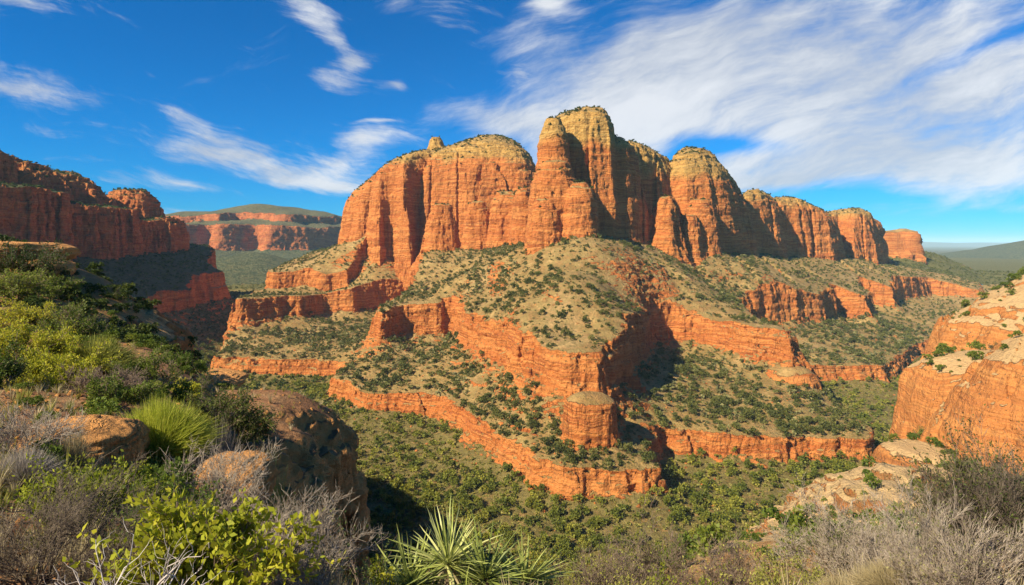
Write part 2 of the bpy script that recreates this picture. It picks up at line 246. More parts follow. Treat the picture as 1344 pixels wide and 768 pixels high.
def land(x, y, fine):
    """height, formation id and colour masks at plan points"""
    wx_ = x + 9 * fbm(x / 60, y / 60, 2.2, 3); wy_ = y + 9 * fbm(x / 60, y / 60, 8.2, 3)
    flute = 2.2 * fbm(x / 9, y / 9, 4.4, 3, .6) + 7.0 * np.abs(vn(x / 24, y / 24, 6.6)) - 2.4 + 1.0 * fbm(x / 3.2, y / 3.2, 2.4, 2) + 1.5 * blk(x, y, 2.5, 11, 1)
    floor = -122 + 55 * ss(y, 560, 1300) + 2.5 * fbm(x / 45, y / 45, 1.1, 4) + .6 * fbm(x / 7, y / 7, 3.1, 3)
    # creek bed drawn through the canyon floor
    H = floor; fid = np.zeros(x.shape, np.int8); relh = np.zeros(x.shape, np.float32)
    near = y < 2200
    sL = psd(x * .45 + wx_ * .55, y * .45 + wy_ * .55, L_POLY) + flute * .8
    sB = psd(x * .45 + wx_ * .55, y * .45 + wy_ * .55, B_POLY) + flute
    H = H + (7.5 + 5 * fbm(x / 30, y / 30, 18.2, 3)) * np.exp(np.minimum(sL, 0) / 16)                             # scree against the lower cliff
    dB = np.maximum(-sB, 0); dL = np.maximum(sL, 0)
    t = dB / (dB + dL + 1e-6)
    gull = fbm(x / 26, y / 26, 7.7, 4)
    mid = -84 - 19.5 * t ** .85 + 3.5 * gull * np.minimum(1, 3 * t * (1 - t) + .1) + 5 * np.exp(-dB / 8)
    brk = fbm(x / 38, y / 38, 12.4, 3); brk2 = fbm(x / 55, y / 55, 15.4, 3)
    mid = mid + 5 * brk2 * np.exp(-dL / 25)
    r = np.clip(sL / (4.0 + 9 * ss(brk, .26, .6)), 0, 1); k_ = .5 + .2 * brk2; led = k_ * ss(r, 0, .42) + (1 - k_) * ss(r, .55, 1)
    H = H + (np.maximum(mid, H) - H) * led; fid = np.where((r > .02), 1, fid); fid = np.where(r > .9, 2, fid)
    rim = (r > .02) & (r < .9)
    topz = TOP(x, y) + 2.2 * gull + .5 * fbm(x / 6, y / 6, 2.9, 3) - 2.5 * np.exp(-np.maximum(sB, 0) / 5)
    topz = topz - 5 * ss(np.abs(vn(x / 55 + 3, y / 110, 5.5)), .18, 0) * ss(sB, 8, 40)
    sU = psd(wx_, wy_, U_POLY) + flute
    topz = topz + 20 * ss(sU, 0, 5)
    r = np.clip(sB / (5.0 + 7 * ss(brk2, .3, .62)), 0, 1); k_ = .30 + .22 * brk; led = k_ * ss(r, 0, .28) + (.78 - k_) * ss(r, .34, .6) + .22 * ss(r, .74, 1)
    H = H + (np.maximum(topz, H) - H) * led; fid = np.where(r > .02, 3, fid); fid = np.where(r > .9, 4, fid)
    fid = np.where((sU > .3) & (sU < 4.6), 3, fid)
    # left mesa footslope
    sM = psd(wx_, wy_, M_POLY) + flute
    mt = -60 + .36 * np.clip(-x - 370 + .15 * (y - 600), -10, 160) + 3 * gull
    r = np.clip(sM / 6.0, 0, 1)
    mfoot = np.maximum(floor, -84 + .45 * np.minimum(sM, 0) + 10 * np.exp(np.minimum(sM, 0) / 30))
    H = np.where(sM > -140, np.maximum(H, mfoot), H)
    H = np.where(sM > 0, H + (np.maximum(mt, H) - H) * (.5 * ss(r, 0, .4) + .5 * ss(r, .55, 1)), H); fid = np.where((sM > .1) & (mt > H - 3), np.where(r > .9, 5, 3), fid)
    # foreground hillside
    k = np.clip(y / 60, .04, 1)
    fg = np.where(y < 420, FG(x, y), -400) + k * (1.6 * fbm(x / 18 / np.maximum(k, .3), y / 18 / np.maximum(k, .3), 9.3, 4)) + .10 * fbm(x / .9, y / .9, 1.9, 3)
    fg = np.where(y < 420, fg + ss(y, 80, 110) * (6 * fbm(x / 17, y / 17, 14.1, 5, .6) - 4 * ss(np.abs(vn(x / 12, y / 30, 3.9)), .25, 0)), -400)
    f_ = fg > H; H = np.maximum(H, fg); fid = np.where(f_, 6, fid)
    # sandstone masses
    for f0, ms in MND.items():
        for (cx, cy, rx, ry, zt, zb, share, bat, pw, lob, tilt) in ms:
            m_ = (np.abs(x - cx) < rx * 1.5 + 8) & (np.abs(y - cy) < ry * 1.5 + 8)
            if not m_.any(): continue
            xx, yy_ = x[m_], y[m_]; hgt = zt - zb; sc_ = min(rx, ry)
            rr = (np.abs((xx - cx) / rx) ** pw + np.abs((yy_ - cy) / ry) ** pw) ** (1 / pw)
            dd = (1 - rr) * sc_
            if lob > 0:
                dd = dd + lob * (2.6 * np.minimum(1, sc_ / 30) * blk(xx, yy_, 4.5, 12, 1) + 1.2 * blk(xx, yy_, 8.5, 5, 1) + 6.5 * np.minimum(1, sc_ / 30) * fbm(xx / 32, yy_ / 32, 3.3, 3) + 1.7 * fbm(xx / 8, yy_ / 8, 6.1, 3) - 2.2 * ss(np.abs(vn(xx / 17, yy_ / 17, 1.3)), .12, 0))
            else: dd = dd + .9 * fbm(xx / 3.5, yy_ / 3.5, 3.3, 4) - .5 * ss(np.abs(vn(xx / 4, yy_ / 4, 1.3)), .10, 0)
            bw = min(max(bat * hgt * 1.1, .05 * sc_), .36 * sc_)
            q = np.clip(dd / bw, 0, 1)
            o1 = .36 + .12 * vn(np.full(1, cx * .37), np.full(1, cy * .21), 1.7)[0]
            wall = (o1 * ss(q, 0, .4) + (1 - o1) * ss(q, .42, 1.0)) * .65 + .35 * q
            if f0 == BLUFF: wall = .7 * np.sin(q * np.pi / 2) + .3 * wall
            q2 = np.clip((dd - bw) / max(sc_ * .75 - bw, 1), 0, 1)
            cap = 1 - (1 - q2) ** 2.0
            P = np.where(dd > 0, share * wall + (1 - share) * cap, -9)
            z = zb + hgt * P
            if hgt > 40:
                z = z + (.3 if f0 == BLUFF else 1.0) * np.where(q2 > 0, 1.6 * np.sin(z / 1.45 + 3 * fbm(xx / 20, yy_ / 20, 5, 2)) * np.minimum(1, (1 - q2) * 2), 0) + 1.5 * fbm(xx / 12, yy_ / 12, 5.9, 4) * (q2 > 0)
            hh = H[m_]; up = z > hh
            ff = fid[m_]; ff[up] = f0; fid[m_] = ff
            re = relh[m_]; re[up] = P[up]; relh[m_] = re
            H[m_] = np.maximum(hh, z)
    for (f0, foot, sky_, zb, share, bat, capw, lob) in WALLS:
        Pf = np.array(foot); m_ = (x > Pf[:, 0].min() - 15) & (x < Pf[:, 0].max() + 15) & (y > Pf[:, 1].min() - 15) & (y < Pf[:, 1].max() + 15)
        if not m_.any(): continue
        xx, yy_ = x[m_], y[m_]; dd = psd(xx + 3 * fbm(xx / 25, yy_ / 25, 2.2, 3), yy_ + 3 * fbm(xx / 25, yy_ / 25, 8.2, 3), foot)
        dd = dd + lob * (6.5 * fbm(xx / 30, yy_ / 30, 3.3, 3) + 1.0 * fbm(xx / 8, yy_ / 8, 6.1, 3) + 1.7 * blk(xx, yy_, 4.5, 16, 1) + .7 * blk(xx, yy_, 8.5, 5, 1) - 6.0 * ss(np.abs(vn(xx / 30, yy_ / 30, 1.3)), .16, 0) ** 1.5)
        bat = bat * 1.55; zt = sky_(xx, yy_); hgt = zt - zb; q = np.clip(dd / bat, 0, 1); o1 = .42 + .16 * fbm(xx / 30, yy_ / 30, 9.7, 2)
        wl = (o1 * ss(q, 0, .4) + (1 - o1) * ss(q, .42, 1.0)) * .35 + .65 * np.sin(q * np.pi / 2)
        q2 = np.clip((dd - bat) / capw, 0, 1); P = np.where(dd > 0, share * wl + (1 - share) * (1 - (1 - q2) ** 2.0), -9); z = zb + hgt * P
        z = z + (q2 > 0) * (1.3 * np.sin(z / 1.45 + 3 * fbm(xx / 20, yy_ / 20, 5, 2)) * np.minimum(1, (1 - q2) * 2) + 1.2 * fbm(xx / 9, yy_ / 9, 5.9, 4) + .9 * blk(xx, yy_, 2.5, 5, 1))
        hh = H[m_]; up = z > hh; ff = fid[m_]; ff[up] = f0; fid[m_] = ff; re = relh[m_]; re[up] = P[up]; relh[m_] = re; H[m_] = np.maximum(hh, z)
    # far country
    D_POLY = [(-1500, 2100), (-1120, 2050), (-1050, 2150), (-990, 2080), (-900, 2150), (-840, 2100), (-720, 2180), (-640, 2300), (-500, 3200), (-1500, 3200)]
    far = (y > 950)
    if far.any():
        xx, yy_ = x[far], y[far]; q = 110 * fbm(xx / 260, yy_ / 260, 3.7, 3) + 22 * fbm(xx / 50, yy_ / 50, 1.2, 3)
        sd = psd(xx + 0 * q, yy_, D_POLY) + q
        hD = np.where(sd > 0, -20 + 82 * ss(sd, 0, 24) + (.10 + .16 * fbm(xx / 330, yy_ / 330, 6.8, 2)) * np.clip(sd - 20, 0, 320) + 26 * ss(sd + .8 * q, 95, 112) + 12 * fbm(xx / 120, yy_ / 120, 8.8, 3) , -22 + .30 * np.maximum(sd, -400))
        hh = H[far]; up = hD > hh; ff = fid[far]; ff[up] = np.where(sd[up] > 0, 8, 7); fid[far] = ff; H[far] = np.maximum(hh, hD)
        hh = H[far]
        e1 = -18 - 60 * (((xx + 560) / 210) ** 2 + ((yy_ - 1350) / 260) ** 2) ** .6 + 3 * fbm(xx / 40, yy_ / 40, 2, 3)
        e2 = 40 - 150 * (((xx - 2600) / 950) ** 2 + ((yy_ - 2900) / 700) ** 2) ** .5 + 14 * fbm(xx / 200, yy_ / 200, 2, 4)
        e3 = -62 + 8 * fbm(xx / 300, yy_ / 300, 2, 4)
        m_ = np.maximum(e1, e2); up = m_ > hh; ff = fid[far]; ff[up] = 7; fid[far] = ff
        hh = np.maximum(hh, m_); hh = np.where((yy_ > 1500), np.maximum(hh, e3), hh); H[far] = hh
    return H, fid, relh

# ------------------------------------------------------------------ materials
def mat(name):
    m = bpy.data.materials.new(name); m.use_nodes = True; m.node_tree.nodes.clear(); return m, NT(m.node_tree)
def finish(N, col, rough=.9, bump=None, bstr=.5, bdist=1.0, spec=.2):
    b = N.n('ShaderNodeBsdfPrincipled'); N.put(b.inputs['Base Color'], col); b.inputs['Roughness'].default_value = rough
    b.inputs['Specular IOR Level'].default_value = spec
    if bump is not None:
        bn = N.n('ShaderNodeBump'); bn.inputs['Strength'].default_value = bstr; bn.inputs['Distance'].default_value = bdist
        N.put(bn.inputs['Height'], bump); N.put(b.inputs['Normal'], bn.outputs[0])
    N.put(N.n('ShaderNodeOutputMaterial').inputs[0], b.outputs[0]); return b
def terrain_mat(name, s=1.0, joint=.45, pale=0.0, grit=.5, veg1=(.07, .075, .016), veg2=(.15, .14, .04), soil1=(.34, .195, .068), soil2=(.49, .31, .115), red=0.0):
    m, N = mat(name)
    pos = N.n('ShaderNodeNewGeometry').outputs['Position']; x, y, z = N.sep(pos)
    a = N.attr('mask'); mr = N.sep(a.outputs['Color']); rock, veg, cap = mr[0], mr[1], mr[2]; sand = a.outputs['Alpha']
    wob = N.m('MULTIPLY', N.noise(pos, .035 / s, 3), 9 * s)
    zz = N.m('ADD', z, wob)
    st1 = N.noise(N.comb(N.m('MULTIPLY', x, .006 / s), N.m('MULTIPLY', y, .006 / s), N.m('MULTIPLY', zz, .16 / s)), 1, 3, .6)
    st2 = N.noise(N.comb(N.m('MULTIPLY', x, .03 / s), N.m('MULTIPLY', y, .03 / s), N.m('MULTIPLY', zz, 1.0 / s)), 1, 3, .6)
    streak = N.noise(N.comb(N.m('MULTIPLY', x, .35 / s), N.m('MULTIPLY', y, .35 / s), N.m('MULTIPLY', z, .035 / s)), 1, 4, .6)
    gr = N.noise(pos, .55 / s, 8, .65)
    c = N.ramp(st1, [(.25, (.30, .085, .020)), (.40, (.50, .160, .036)), (.47, (.60, .235, .062)), (.53, (.44, .125, .028)), (.60, (.55, .19, .046)), (.66, (.40, .110, .026)), (.75, (.66, .30, .092))])
    c = N.mix(N.sstep(st2, .52, .66), c, N.mix(.5, c, (.64, .27, .075)))
    c = N.mix(N.m('MULTIPLY', N.sstep(st2, .44, .32), .55), c, (.22, .055, .02))
    capc = N.ramp(st2, [(.3, (.33, .18, .045)), (.5, (.48, .285, .075)), (.7, (.57, .38, .125))])
    c = N.mix(N.m('MULTIPLY', cap, .92), c, capc)
    c = N.mix(N.m('MULTIPLY', N.sstep(streak, .56, .72), grit), c, (.13, .04, .02))
    c = N.mix(N.m('MULTIPLY', N.sstep(gr, .55, .72), .35), c, (.72, .36, .12))
    c = N.mix(N.m('MULTIPLY', N.sstep(gr, .46, .32), grit), c, (.15, .042, .012))
    crk = N.noise(N.comb(N.m('MULTIPLY', x, .16 / s), N.m('MULTIPLY', y, .16 / s), N.m('MULTIPLY', z, .007 / s)), 1, 4, .6)
    crk = N.m('MULTIPLY', N.sstep(N.m('ABSOLUTE', N.m('SUBTRACT', crk, .5)), .014, .0), N.sstep(N.noise(pos, .05 / s, 3), .48, .62))
    c = N.mix(N.m('MULTIPLY', crk, joint), c, (.10, .028, .010))
    if pale: c = N.mix(pale, c, (.66, .33, .105))
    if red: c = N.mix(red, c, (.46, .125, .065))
    so = N.mix(N.sstep(N.noise(pos, .11 / s, 6), .4, .62), soil1, soil2)
    so = N.mix(sand, so, (.60, .40, .19))
    vg = N.mix(N.sstep(N.noise(pos, .30 / s, 5, .7), .38, .62), veg1, veg2)
    vm_ = N.m('MULTIPLY', veg, N.sstep(N.m('ADD', N.m('MULTIPLY', N.noise(pos, .22 / s, 7, .72), 1.0), N.m('MULTIPLY', veg, .25)), .52, .66))
    so = N.mix(vm_, so, vg)
    rk = N.sstep(N.m('ADD', rock, N.m('MULTIPLY', N.m('SUBTRACT', gr, .5), .5)), .38, .62)
    col = N.mix(rk, so, c)
    bmp = N.m('ADD', N.m('MULTIPLY', gr, 1.5), N.m('MULTIPLY', rk, N.m('ADD', N.m('MULTIPLY', st2, .9), N.m('SUBTRACT', N.m('MULTIPLY', streak, .9), N.m('MULTIPLY', crk, .5)))))
    finish(N, col, .92, bmp, 1.0, 1.7 * s); return m
M_MAIN = terrain_mat('red_rock_and_soil')
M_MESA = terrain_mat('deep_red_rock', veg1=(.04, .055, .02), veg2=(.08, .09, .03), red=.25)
M_FAR = terrain_mat('distant_red_rock', 3.0, .4, veg1=(.06, .075, .035), veg2=(.13, .13, .06), red=.3)
M_NEAR = terrain_mat('near_red_rock', .16, .3, .75, .2, veg1=(.10, .07, .03), veg2=(.16, .12, .05), soil1=(.32, .15, .065), soil2=(.45, .235, .105))
BLUFF_C = 1
M_BLUFF = terrain_mat('orange_sandstone', .8, .15, .25, soil1=(.48, .25, .085), soil2=(.58, .34, .14))

# ------------------------------------------------------------------ meshing the land: surface nets over each block of country
def nets(H, x0, y0, dx, dz):
    nx, ny = H.shape; K = np.floor(H / dz).astype(np.int64)
    c4 = [K[:-1, :-1], K[1:, :-1], K[1:, 1:], K[:-1, 1:]]
    kmin = np.minimum.reduce(c4); kmax = np.maximum.reduce(c4); cnt = kmax - kmin + 1
    off = np.zeros(cnt.size + 1, np.int64); np.cumsum(cnt.ravel(), out=off[1:]); n = off[-1]; offs = off[:-1].reshape(cnt.shape)
    ci = np.repeat(np.arange(cnt.size), cnt.ravel()); i, j = np.unravel_index(ci, cnt.shape); k = kmin[i, j] + np.arange(n) - offs[i, j]
    hc = [H[i, j], H[i + 1, j], H[i + 1, j + 1], H[i, j + 1]]; kc = [K[i, j], K[i + 1, j], K[i + 1, j + 1], K[i, j + 1]]
    cxy = [(0, 0), (1, 0), (1, 1), (0, 1)]
    S = np.zeros((n, 3)); W = np.zeros(n)
    for q in range(4):
        m = kc[q] == k
        S[m, 0] += cxy[q][0]; S[m, 1] += cxy[q][1]; S[m, 2] += hc[q][m]; W[m] += 1
    for q in range(4):
        a, b = q, (q + 1) % 4
        for lv in (0, 1):
            zl = (k + lv) * dz; m = (k + lv <= kc[a]) != (k + lv <= kc[b])
            t = ((zl - hc[a]) / np.where(hc[b] == hc[a], 1, hc[b] - hc[a]))[m]; t = np.clip(t, 0, 1)
            S[m, 0] += cxy[a][0] + (cxy[b][0] - cxy[a][0]) * t; S[m, 1] += cxy[a][1] + (cxy[b][1] - cxy[a][1]) * t; S[m, 2] += zl[m]; W[m] += 1
    V = S / W[:, None]; V[:, 0] = x0 + (V[:, 0] + i) * dx; V[:, 1] = y0 + (V[:, 1] + j) * dx
    def cell(i_, j_, k_): return offs[i_, j_] + k_ - kmin[i_, j_]
    F = []
    I, J = np.meshgrid(np.arange(1, nx - 1), np.arange(1, ny - 1), indexing='ij'); I, J = I.ravel(), J.ravel(); kk = K[I, J]
    F.append(np.stack([cell(I - 1, J - 1, kk), cell(I, J - 1, kk), cell(I, J, kk), cell(I - 1, J, kk)], 1))
    for axis in (0, 1):
        if axis == 0: A, Bk = K[:-1, 1:-1], K[1:, 1:-1]
        else: A, Bk = K[1:-1, :-1], K[1:-1, 1:]
        lo, hi = np.minimum(A, Bk), np.maximum(A, Bk); c = hi - lo; tot = c.sum()
        if tot == 0: continue
        ci = np.repeat(np.arange(c.size), c.ravel()); ii, jj = np.unravel_index(ci, c.shape)
        st = np.zeros(c.size + 1, np.int64); np.cumsum(c.ravel(), out=st[1:]); kk = lo[ii, jj] + 1 + np.arange(tot) - st[ci]
        pos = A[ii, jj] > Bk[ii, jj]
        if axis == 0:
            jj = jj + 1; f = np.stack([cell(ii, jj - 1, kk - 1), cell(ii, jj, kk - 1), cell(ii, jj, kk), cell(ii, jj - 1, kk)], 1)
        else:
            ii = ii + 1; f = np.stack([cell(ii, jj, kk - 1), cell(ii - 1, jj, kk - 1), cell(ii - 1, jj, kk), cell(ii, jj, kk)], 1)
        f[~pos] = f[~pos][:, ::-1]; F.append(f)
    return V, np.concatenate(F)
def vnormals(V, F):
    fn = np.cross(V[F[:, 2]] - V[F[:, 0]], V[F[:, 3]] - V[F[:, 1]]); n = np.zeros_like(V)
    for c in range(4):
        for a in range(3): n[:, a] += np.bincount(F[:, c], fn[:, a], len(V))
    return n / (np.linalg.norm(n, axis=1, keepdims=True) + 1e-12)
def make_mesh(name, V, F, material, attrs=None, smooth=True):
    me = bpy.data.meshes.new(name); F = np.asarray(F); k = F.shape[1]
    me.vertices.add(len(V)); me.vertices.foreach_set('co', np.ascontiguousarray(V, np.float32).ravel())
    me.loops.add(F.size); me.loops.foreach_set('vertex_index', np.ascontiguousarray(F, np.int32).ravel())
    me.polygons.add(len(F)); me.polygons.foreach_set('loop_start', np.arange(0, F.size, k, dtype=np.int32)); me.polygons.foreach_set('loop_total', np.full(len(F), k, np.int32))
    if smooth: me.polygons.foreach_set('use_smooth', np.ones(len(F), bool))
    for an, (ty, arr) in (attrs or {}).items():
        at = me.attributes.new(an, ty, 'POINT'); at.data.foreach_set('color' if ty == 'FLOAT_COLOR' else 'value', np.ascontiguousarray(arr, np.float32).ravel())
    me.update(calc_edges=True); me.materials.append(material); return me
def link(name, me, parent=None, **props):
    o = bpy.data.objects.new(name, me); C.objects.link(o)
    if parent is not None: o.parent = parent
    for k, v in props.items(): o[k] = v
    return o

GROUND = []      # (x0, y0, dx, H, fid) rasters, for standing plants on the land
def sample(x, y):
    x = np.atleast_1d(np.asarray(x, float)); y = np.atleast_1d(np.asarray(y, float)); z = np.full(x.shape, np.nan); f = np.zeros(x.shape, int); sl = np.zeros(x.shape)
    for (x0, y0, dx, H, fid) in GROUND:
        u, v = (x - x0) / dx, (y - y0) / dx; ok = (u >= 0) & (v >= 0) & (u < H.shape[0] - 1.001) & (v < H.shape[1] - 1.001) & np.isnan(z)
        i, j = u[ok].astype(int), v[ok].astype(int); a, b = u[ok] - i, v[ok] - j
        z[ok] = H[i, j] * (1 - a) * (1 - b) + H[i + 1, j] * a * (1 - b) + H[i, j + 1] * (1 - a) * b + H[i + 1, j + 1] * a * b
        f[ok] = fid[i, j]; sl[ok] = np.maximum(np.abs(H[i + 1, j] - H[i, j]), np.abs(H[i, j + 1] - H[i, j])) / dx
    return z, f, sl
PARTS = {}       # formation id -> list of (V, F, mask)
def country(x0, x1, y0, y1, dx, left=1.0, lm=40, right=.95, rm=30, sink=0.0):
    xs = np.arange(x0, x1 + dx, dx); ys = np.arange(y0, y1 + dx, dx); X, Y = np.meshgrid(xs, ys, indexing='ij')
    H, fid, relh = land(X.ravel(), Y.ravel(), dx); H = H.reshape(X.shape); fid = fid.reshape(X.shape); relh = relh.reshape(X.shape)
    GROUND.append((x0, y0, dx, H, fid))
    V, F = nets(H, x0, y0, dx, dx)
    keep = lambda P: (P[:, 0] > -(left * P[:, 1] + lm)) & (P[:, 0] < right * P[:, 1] + rm)
    F = F[keep(V[F[:, 0]])]
    u, ui = np.unique(F, return_inverse=True); V = V[u]; F = ui.reshape(F.shape)
    n = vnormals(V, F); steep = ss(1 - np.abs(n[:, 2]), .12, .5)
    i = np.clip(((V[:, 0] - x0) / dx + .5).astype(int), 0, X.shape[0] - 1); j = np.clip(((V[:, 1] - y0) / dx + .5).astype(int), 0, X.shape[1] - 1)
    fv = fid[i, j]; rh = relh[i, j]; steep = np.maximum(steep, .45 * ((fv >= BLOCK) & (fv <= WEDGE)))
    # bedding ledges and joints pushed into the steep faces
    s = max(dx, .12); x, y, z = V.T
    zz = z + 4 * fbm(x / 90, y / 90, 1.5, 2)
    k = 1.0 if dx >= .8 else max(dx, .15) * 1.1
    bed = np.where((fv >= BLOCK) & (fv <= WEDGE), .85, 1.0)
    a = k * (1.1 * np.where(bed < 1, .55, 1) * fbm(x / 60 / k, y / 60 / k, zz / (3.2 * k), 3, .6) + np.where(bed < 1, 1.3, 0) * fbm(x / 150, y / 150, zz / 7.5, 2) + np.where(bed < 1, .55, .9) * fbm(x / 9 / k, y / 9 / k, zz / (14 * k), 3) - np.where(bed < 1, .7, 1.1) * ss(np.abs(fbm(x / 12 / k, y / 12 / k, zz / (60 * k), 2)), .07, 0) + .8 * fbm(x / 4 / k, y / 4 / k, zz / (2.6 * k), 2, .7) - .8 * ss(np.abs(vn(x / 6 / k, y / 6 / k, zz / (40 * k))), .06, 0))
    sm = np.select([fv == TOWER, fv == DOME, fv == BLUFF, (fv >= BLOCK) & (fv <= WEDGE), (fv == 1) | (fv == 3), (fv == KNOB) | (fv == KNOB2)], [.34, .4, .15, .42, .5, .25], 1.0)
    a = a + sm * k * (1.5 * blk(x, y, zz, 7.5 * k, 11 * k) + .8 * blk(x, y, zz, 2.8 * k, 3.6 * k))
    a = a * np.where(fv == BLUFF, .4, np.where((fv == KNOB) | (fv == KNOB2), .55, 1.0))
    V = V + n * (a * steep * (1.0 if dx < 4 else 3))[:, None]
    n = vnormals(V, F); rock = ss(1 - n[:, 2], .10, .42)
    rock = np.where((fv == 6) & (V[:, 1] > 85), rock * .55, rock); rock = np.where(fv == BLUFF, ss(1 - n[:, 2], .17, .42), rock); rock = np.where((fv >= 10) & (fv != BLUFF), np.maximum(rock, .35 + .4 * (rh < .8)), rock)
    zc = np.select([fv == BLOCK, fv == TOWER, fv == RBLK, fv == DOME, fv == R3, fv == R4, fv == R5, fv == MESA], [112, 98, 78, 76, 60, 56, 44, 70], 999)
    zn = V[:, 2] + 15 * fbm(x / 28, y / 28, 2.7, 4); cap = ss(zn, zc - 5, zc + 8) * np.where(fv == MESA, .4, 1)
    vegd = np.select([fv == 0, fv == 2, fv == 4, fv == 5, fv == 6, fv == 7, fv == 8], [.78, .50, .48, .9, .25, 1., .9], .35)
    vegd = np.where((fv == BLUFF), .12, vegd); vegd = np.where((dx > 4) & (fv < 6), .95, vegd); vegd = np.where(fv == MESA, .95, vegd)
    px = CX + V[:, 0] / np.maximum(V[:, 1], 1) * FPX
    sand = np.where((fv == 6) & (V[:, 1] > 85), ss(px, 860, 930), 0); sand = np.where(fv == BLUFF, .7, sand)
    sand = np.clip(sand + np.where((fv == 2) | (fv == 4), .25 * ss(fbm(x / 30, y / 30, 3.1, 3), .05, .4), 0), 0, 1)
    mask = np.stack([rock, vegd, cap, sand], 1)
    ff = fv[F[:, 0]]
    for f in np.unique(ff):
        q = F[ff == f]; u, ui = np.unique(q, return_inverse=True)
        Vs = V[u].copy(); Vs[:, 2] -= sink
        PARTS.setdefault((int(f), 'near' if dx < .3 else 'mid' if dx < .8 else 'main' if dx < 4 else 'far'), []).append((Vs, ui.reshape(q.shape), mask[u], n[u]))
country(-48, 40, -1.5, 46, .16)
country(-230, 260, 45, 190, .55, sink=.0)
country(-420, 480, 188, 560, 1.0)
country(-900, 950, 558, 1080, 1.3, left=.95, lm=160)
country(-2200, 2700, 1070, 3300, 8.0, left=.9, lm=300)

def joined(keys):
    Vs, Fs, Ms, o = [], [], [], 0
    for k in keys:
        for (V, F, M, n) in PARTS.pop(k, []):
            Vs.append(V); Fs.append(F + o); Ms.append(M); o += len(V)
    return (np.concatenate(Vs), np.concatenate(Fs), np.concatenate(Ms)) if Vs else None
def land_obj(name, fids, zones, material, **props):
    r = joined([(f, z) for f in fids for z in zones])
    if r is None: return None
    return link(name, make_mesh(name, r[0], r[1], material, {'mask': ('FLOAT_COLOR', r[2])}), **props)
ALLZ = ('near', 'mid', 'main', 'far')
S = dict(kind='structure')
land_obj('canyon_floor', [0], ALLZ, M_MAIN, **S)
land_obj('lower_cliff', [1], ALLZ, M_MAIN, **S)
land_obj('talus_slope', [2], ALLZ, M_MAIN, **S)
land_obj('upper_cliff', [3], ALLZ, M_MAIN, **S)
land_obj('mesa_slope', [4], ALLZ, M_MAIN, **S)
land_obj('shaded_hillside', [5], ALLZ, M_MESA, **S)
land_obj('near_hillside', [6], ('near',), M_NEAR, **S)
land_obj('hillside', [6], ('mid', 'main', 'far'), M_BLUFF, **S)
land_obj('far_hills', [7], ALLZ, M_FAR, **S)
def rock_thing(name, f, material, label, cat='rock formation', split=True):
    r = joined([(f, z) for z in ALLZ])
    if r is None: return
    V, F, Mk = r
    if split:
        cp = Mk[F[:, 0], 2] > .5
        if 50 < cp.sum() < len(F) - 50:
            root = bpy.data.objects.new(name, None); C.objects.link(root); root.location = (V[:, 0].mean(), V[:, 1].mean(), V[:, 2].min())
            for nm, sel in (('rock_wall', ~cp), ('caprock', cp)):
                q = F[sel]; u, ui = np.unique(q, return_inverse=True)
                link(nm, make_mesh(nm, V[u] - np.array(root.location), ui.reshape(q.shape), material, {'mask': ('FLOAT_COLOR', Mk[u])}), root)
            root['label'] = label; root['category'] = cat; return root
    return link(name, make_mesh(name, V, F, material, {'mask': ('FLOAT_COLOR', Mk)}), label=label, category=cat)
rock_thing('sandstone_tower', TOWER, M_MAIN, 'tallest red sandstone tower with twin tops and smooth rounded lobes at its front foot', 'rock tower')
rock_thing('sandstone_butte', BLOCK, M_MAIN, 'broad red butte with flat yellowish tree-topped dome and jagged columns on its far end', 'butte')
rock_thing('sandstone_column', LOBES, M_MAIN, 'low rounded red rock columns huddled at the foot of the broad tree-topped butte', 'rock formation')
rock_thing('sandstone_butte', RBLK, M_MAIN, 'yellow-topped butte rising directly behind the tallest tower, half hidden by it', 'butte')
rock_thing('sandstone_butte', DOME, M_MAIN, 'large smooth orange dome with pale banded cap in the receding row of buttes', 'butte')
rock_thing('rock_spur', WEDGE, M_MAIN, 'small dark scrub-covered rock spur in shade between the tallest tower and the orange dome', 'rock formation')
rock_thing('sandstone_butte', R3, M_MAIN, 'narrow round-topped red butte leaning against the side of the large orange dome', 'butte')
rock_thing('sandstone_butte', R4, M_MAIN, 'flat-capped red butte between the narrow round-topped one and the twin-faced square one', 'butte')
rock_thing('sandstone_butte', R5, M_MAIN, 'square twin-faced orange butte with a deep dark cleft near the far end', 'butte')
rock_thing('sandstone_butte', R6, M_MAIN, 'smallest and most distant butte, at the tapering end of the row above the plain', 'butte')
rock_thing('rock_pedestal', KNOB, M_MAIN, 'round drum of layered orange rock with a few shrubs on top under the cliff nose', 'rock formation')
rock_thing('rock_pedestal', KNOB2, M_MAIN, 'low layered orange rock shoulder with bare sandy top at the end of the long cliff', 'rock formation')
rock_thing('sandstone_bluff', BLUFF, M_BLUFF, 'smooth swirling bright orange sandstone bluff with sandy shrub-dotted top close by', 'bluff')
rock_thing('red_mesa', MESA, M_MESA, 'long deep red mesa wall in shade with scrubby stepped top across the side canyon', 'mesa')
rock_thing('distant_mesa', 8, M_FAR, 'hazy purple-red mesa on the skyline far up the canyon with dark wooded top', 'mesa')
rock_thing('rock_outcrop', PROM, M_NEAR, 'rounded dark red rock outcrop jutting over the canyon drop behind the grey shrub', 'rock')
for k in list(PARTS): print('left over', k); joined([k])

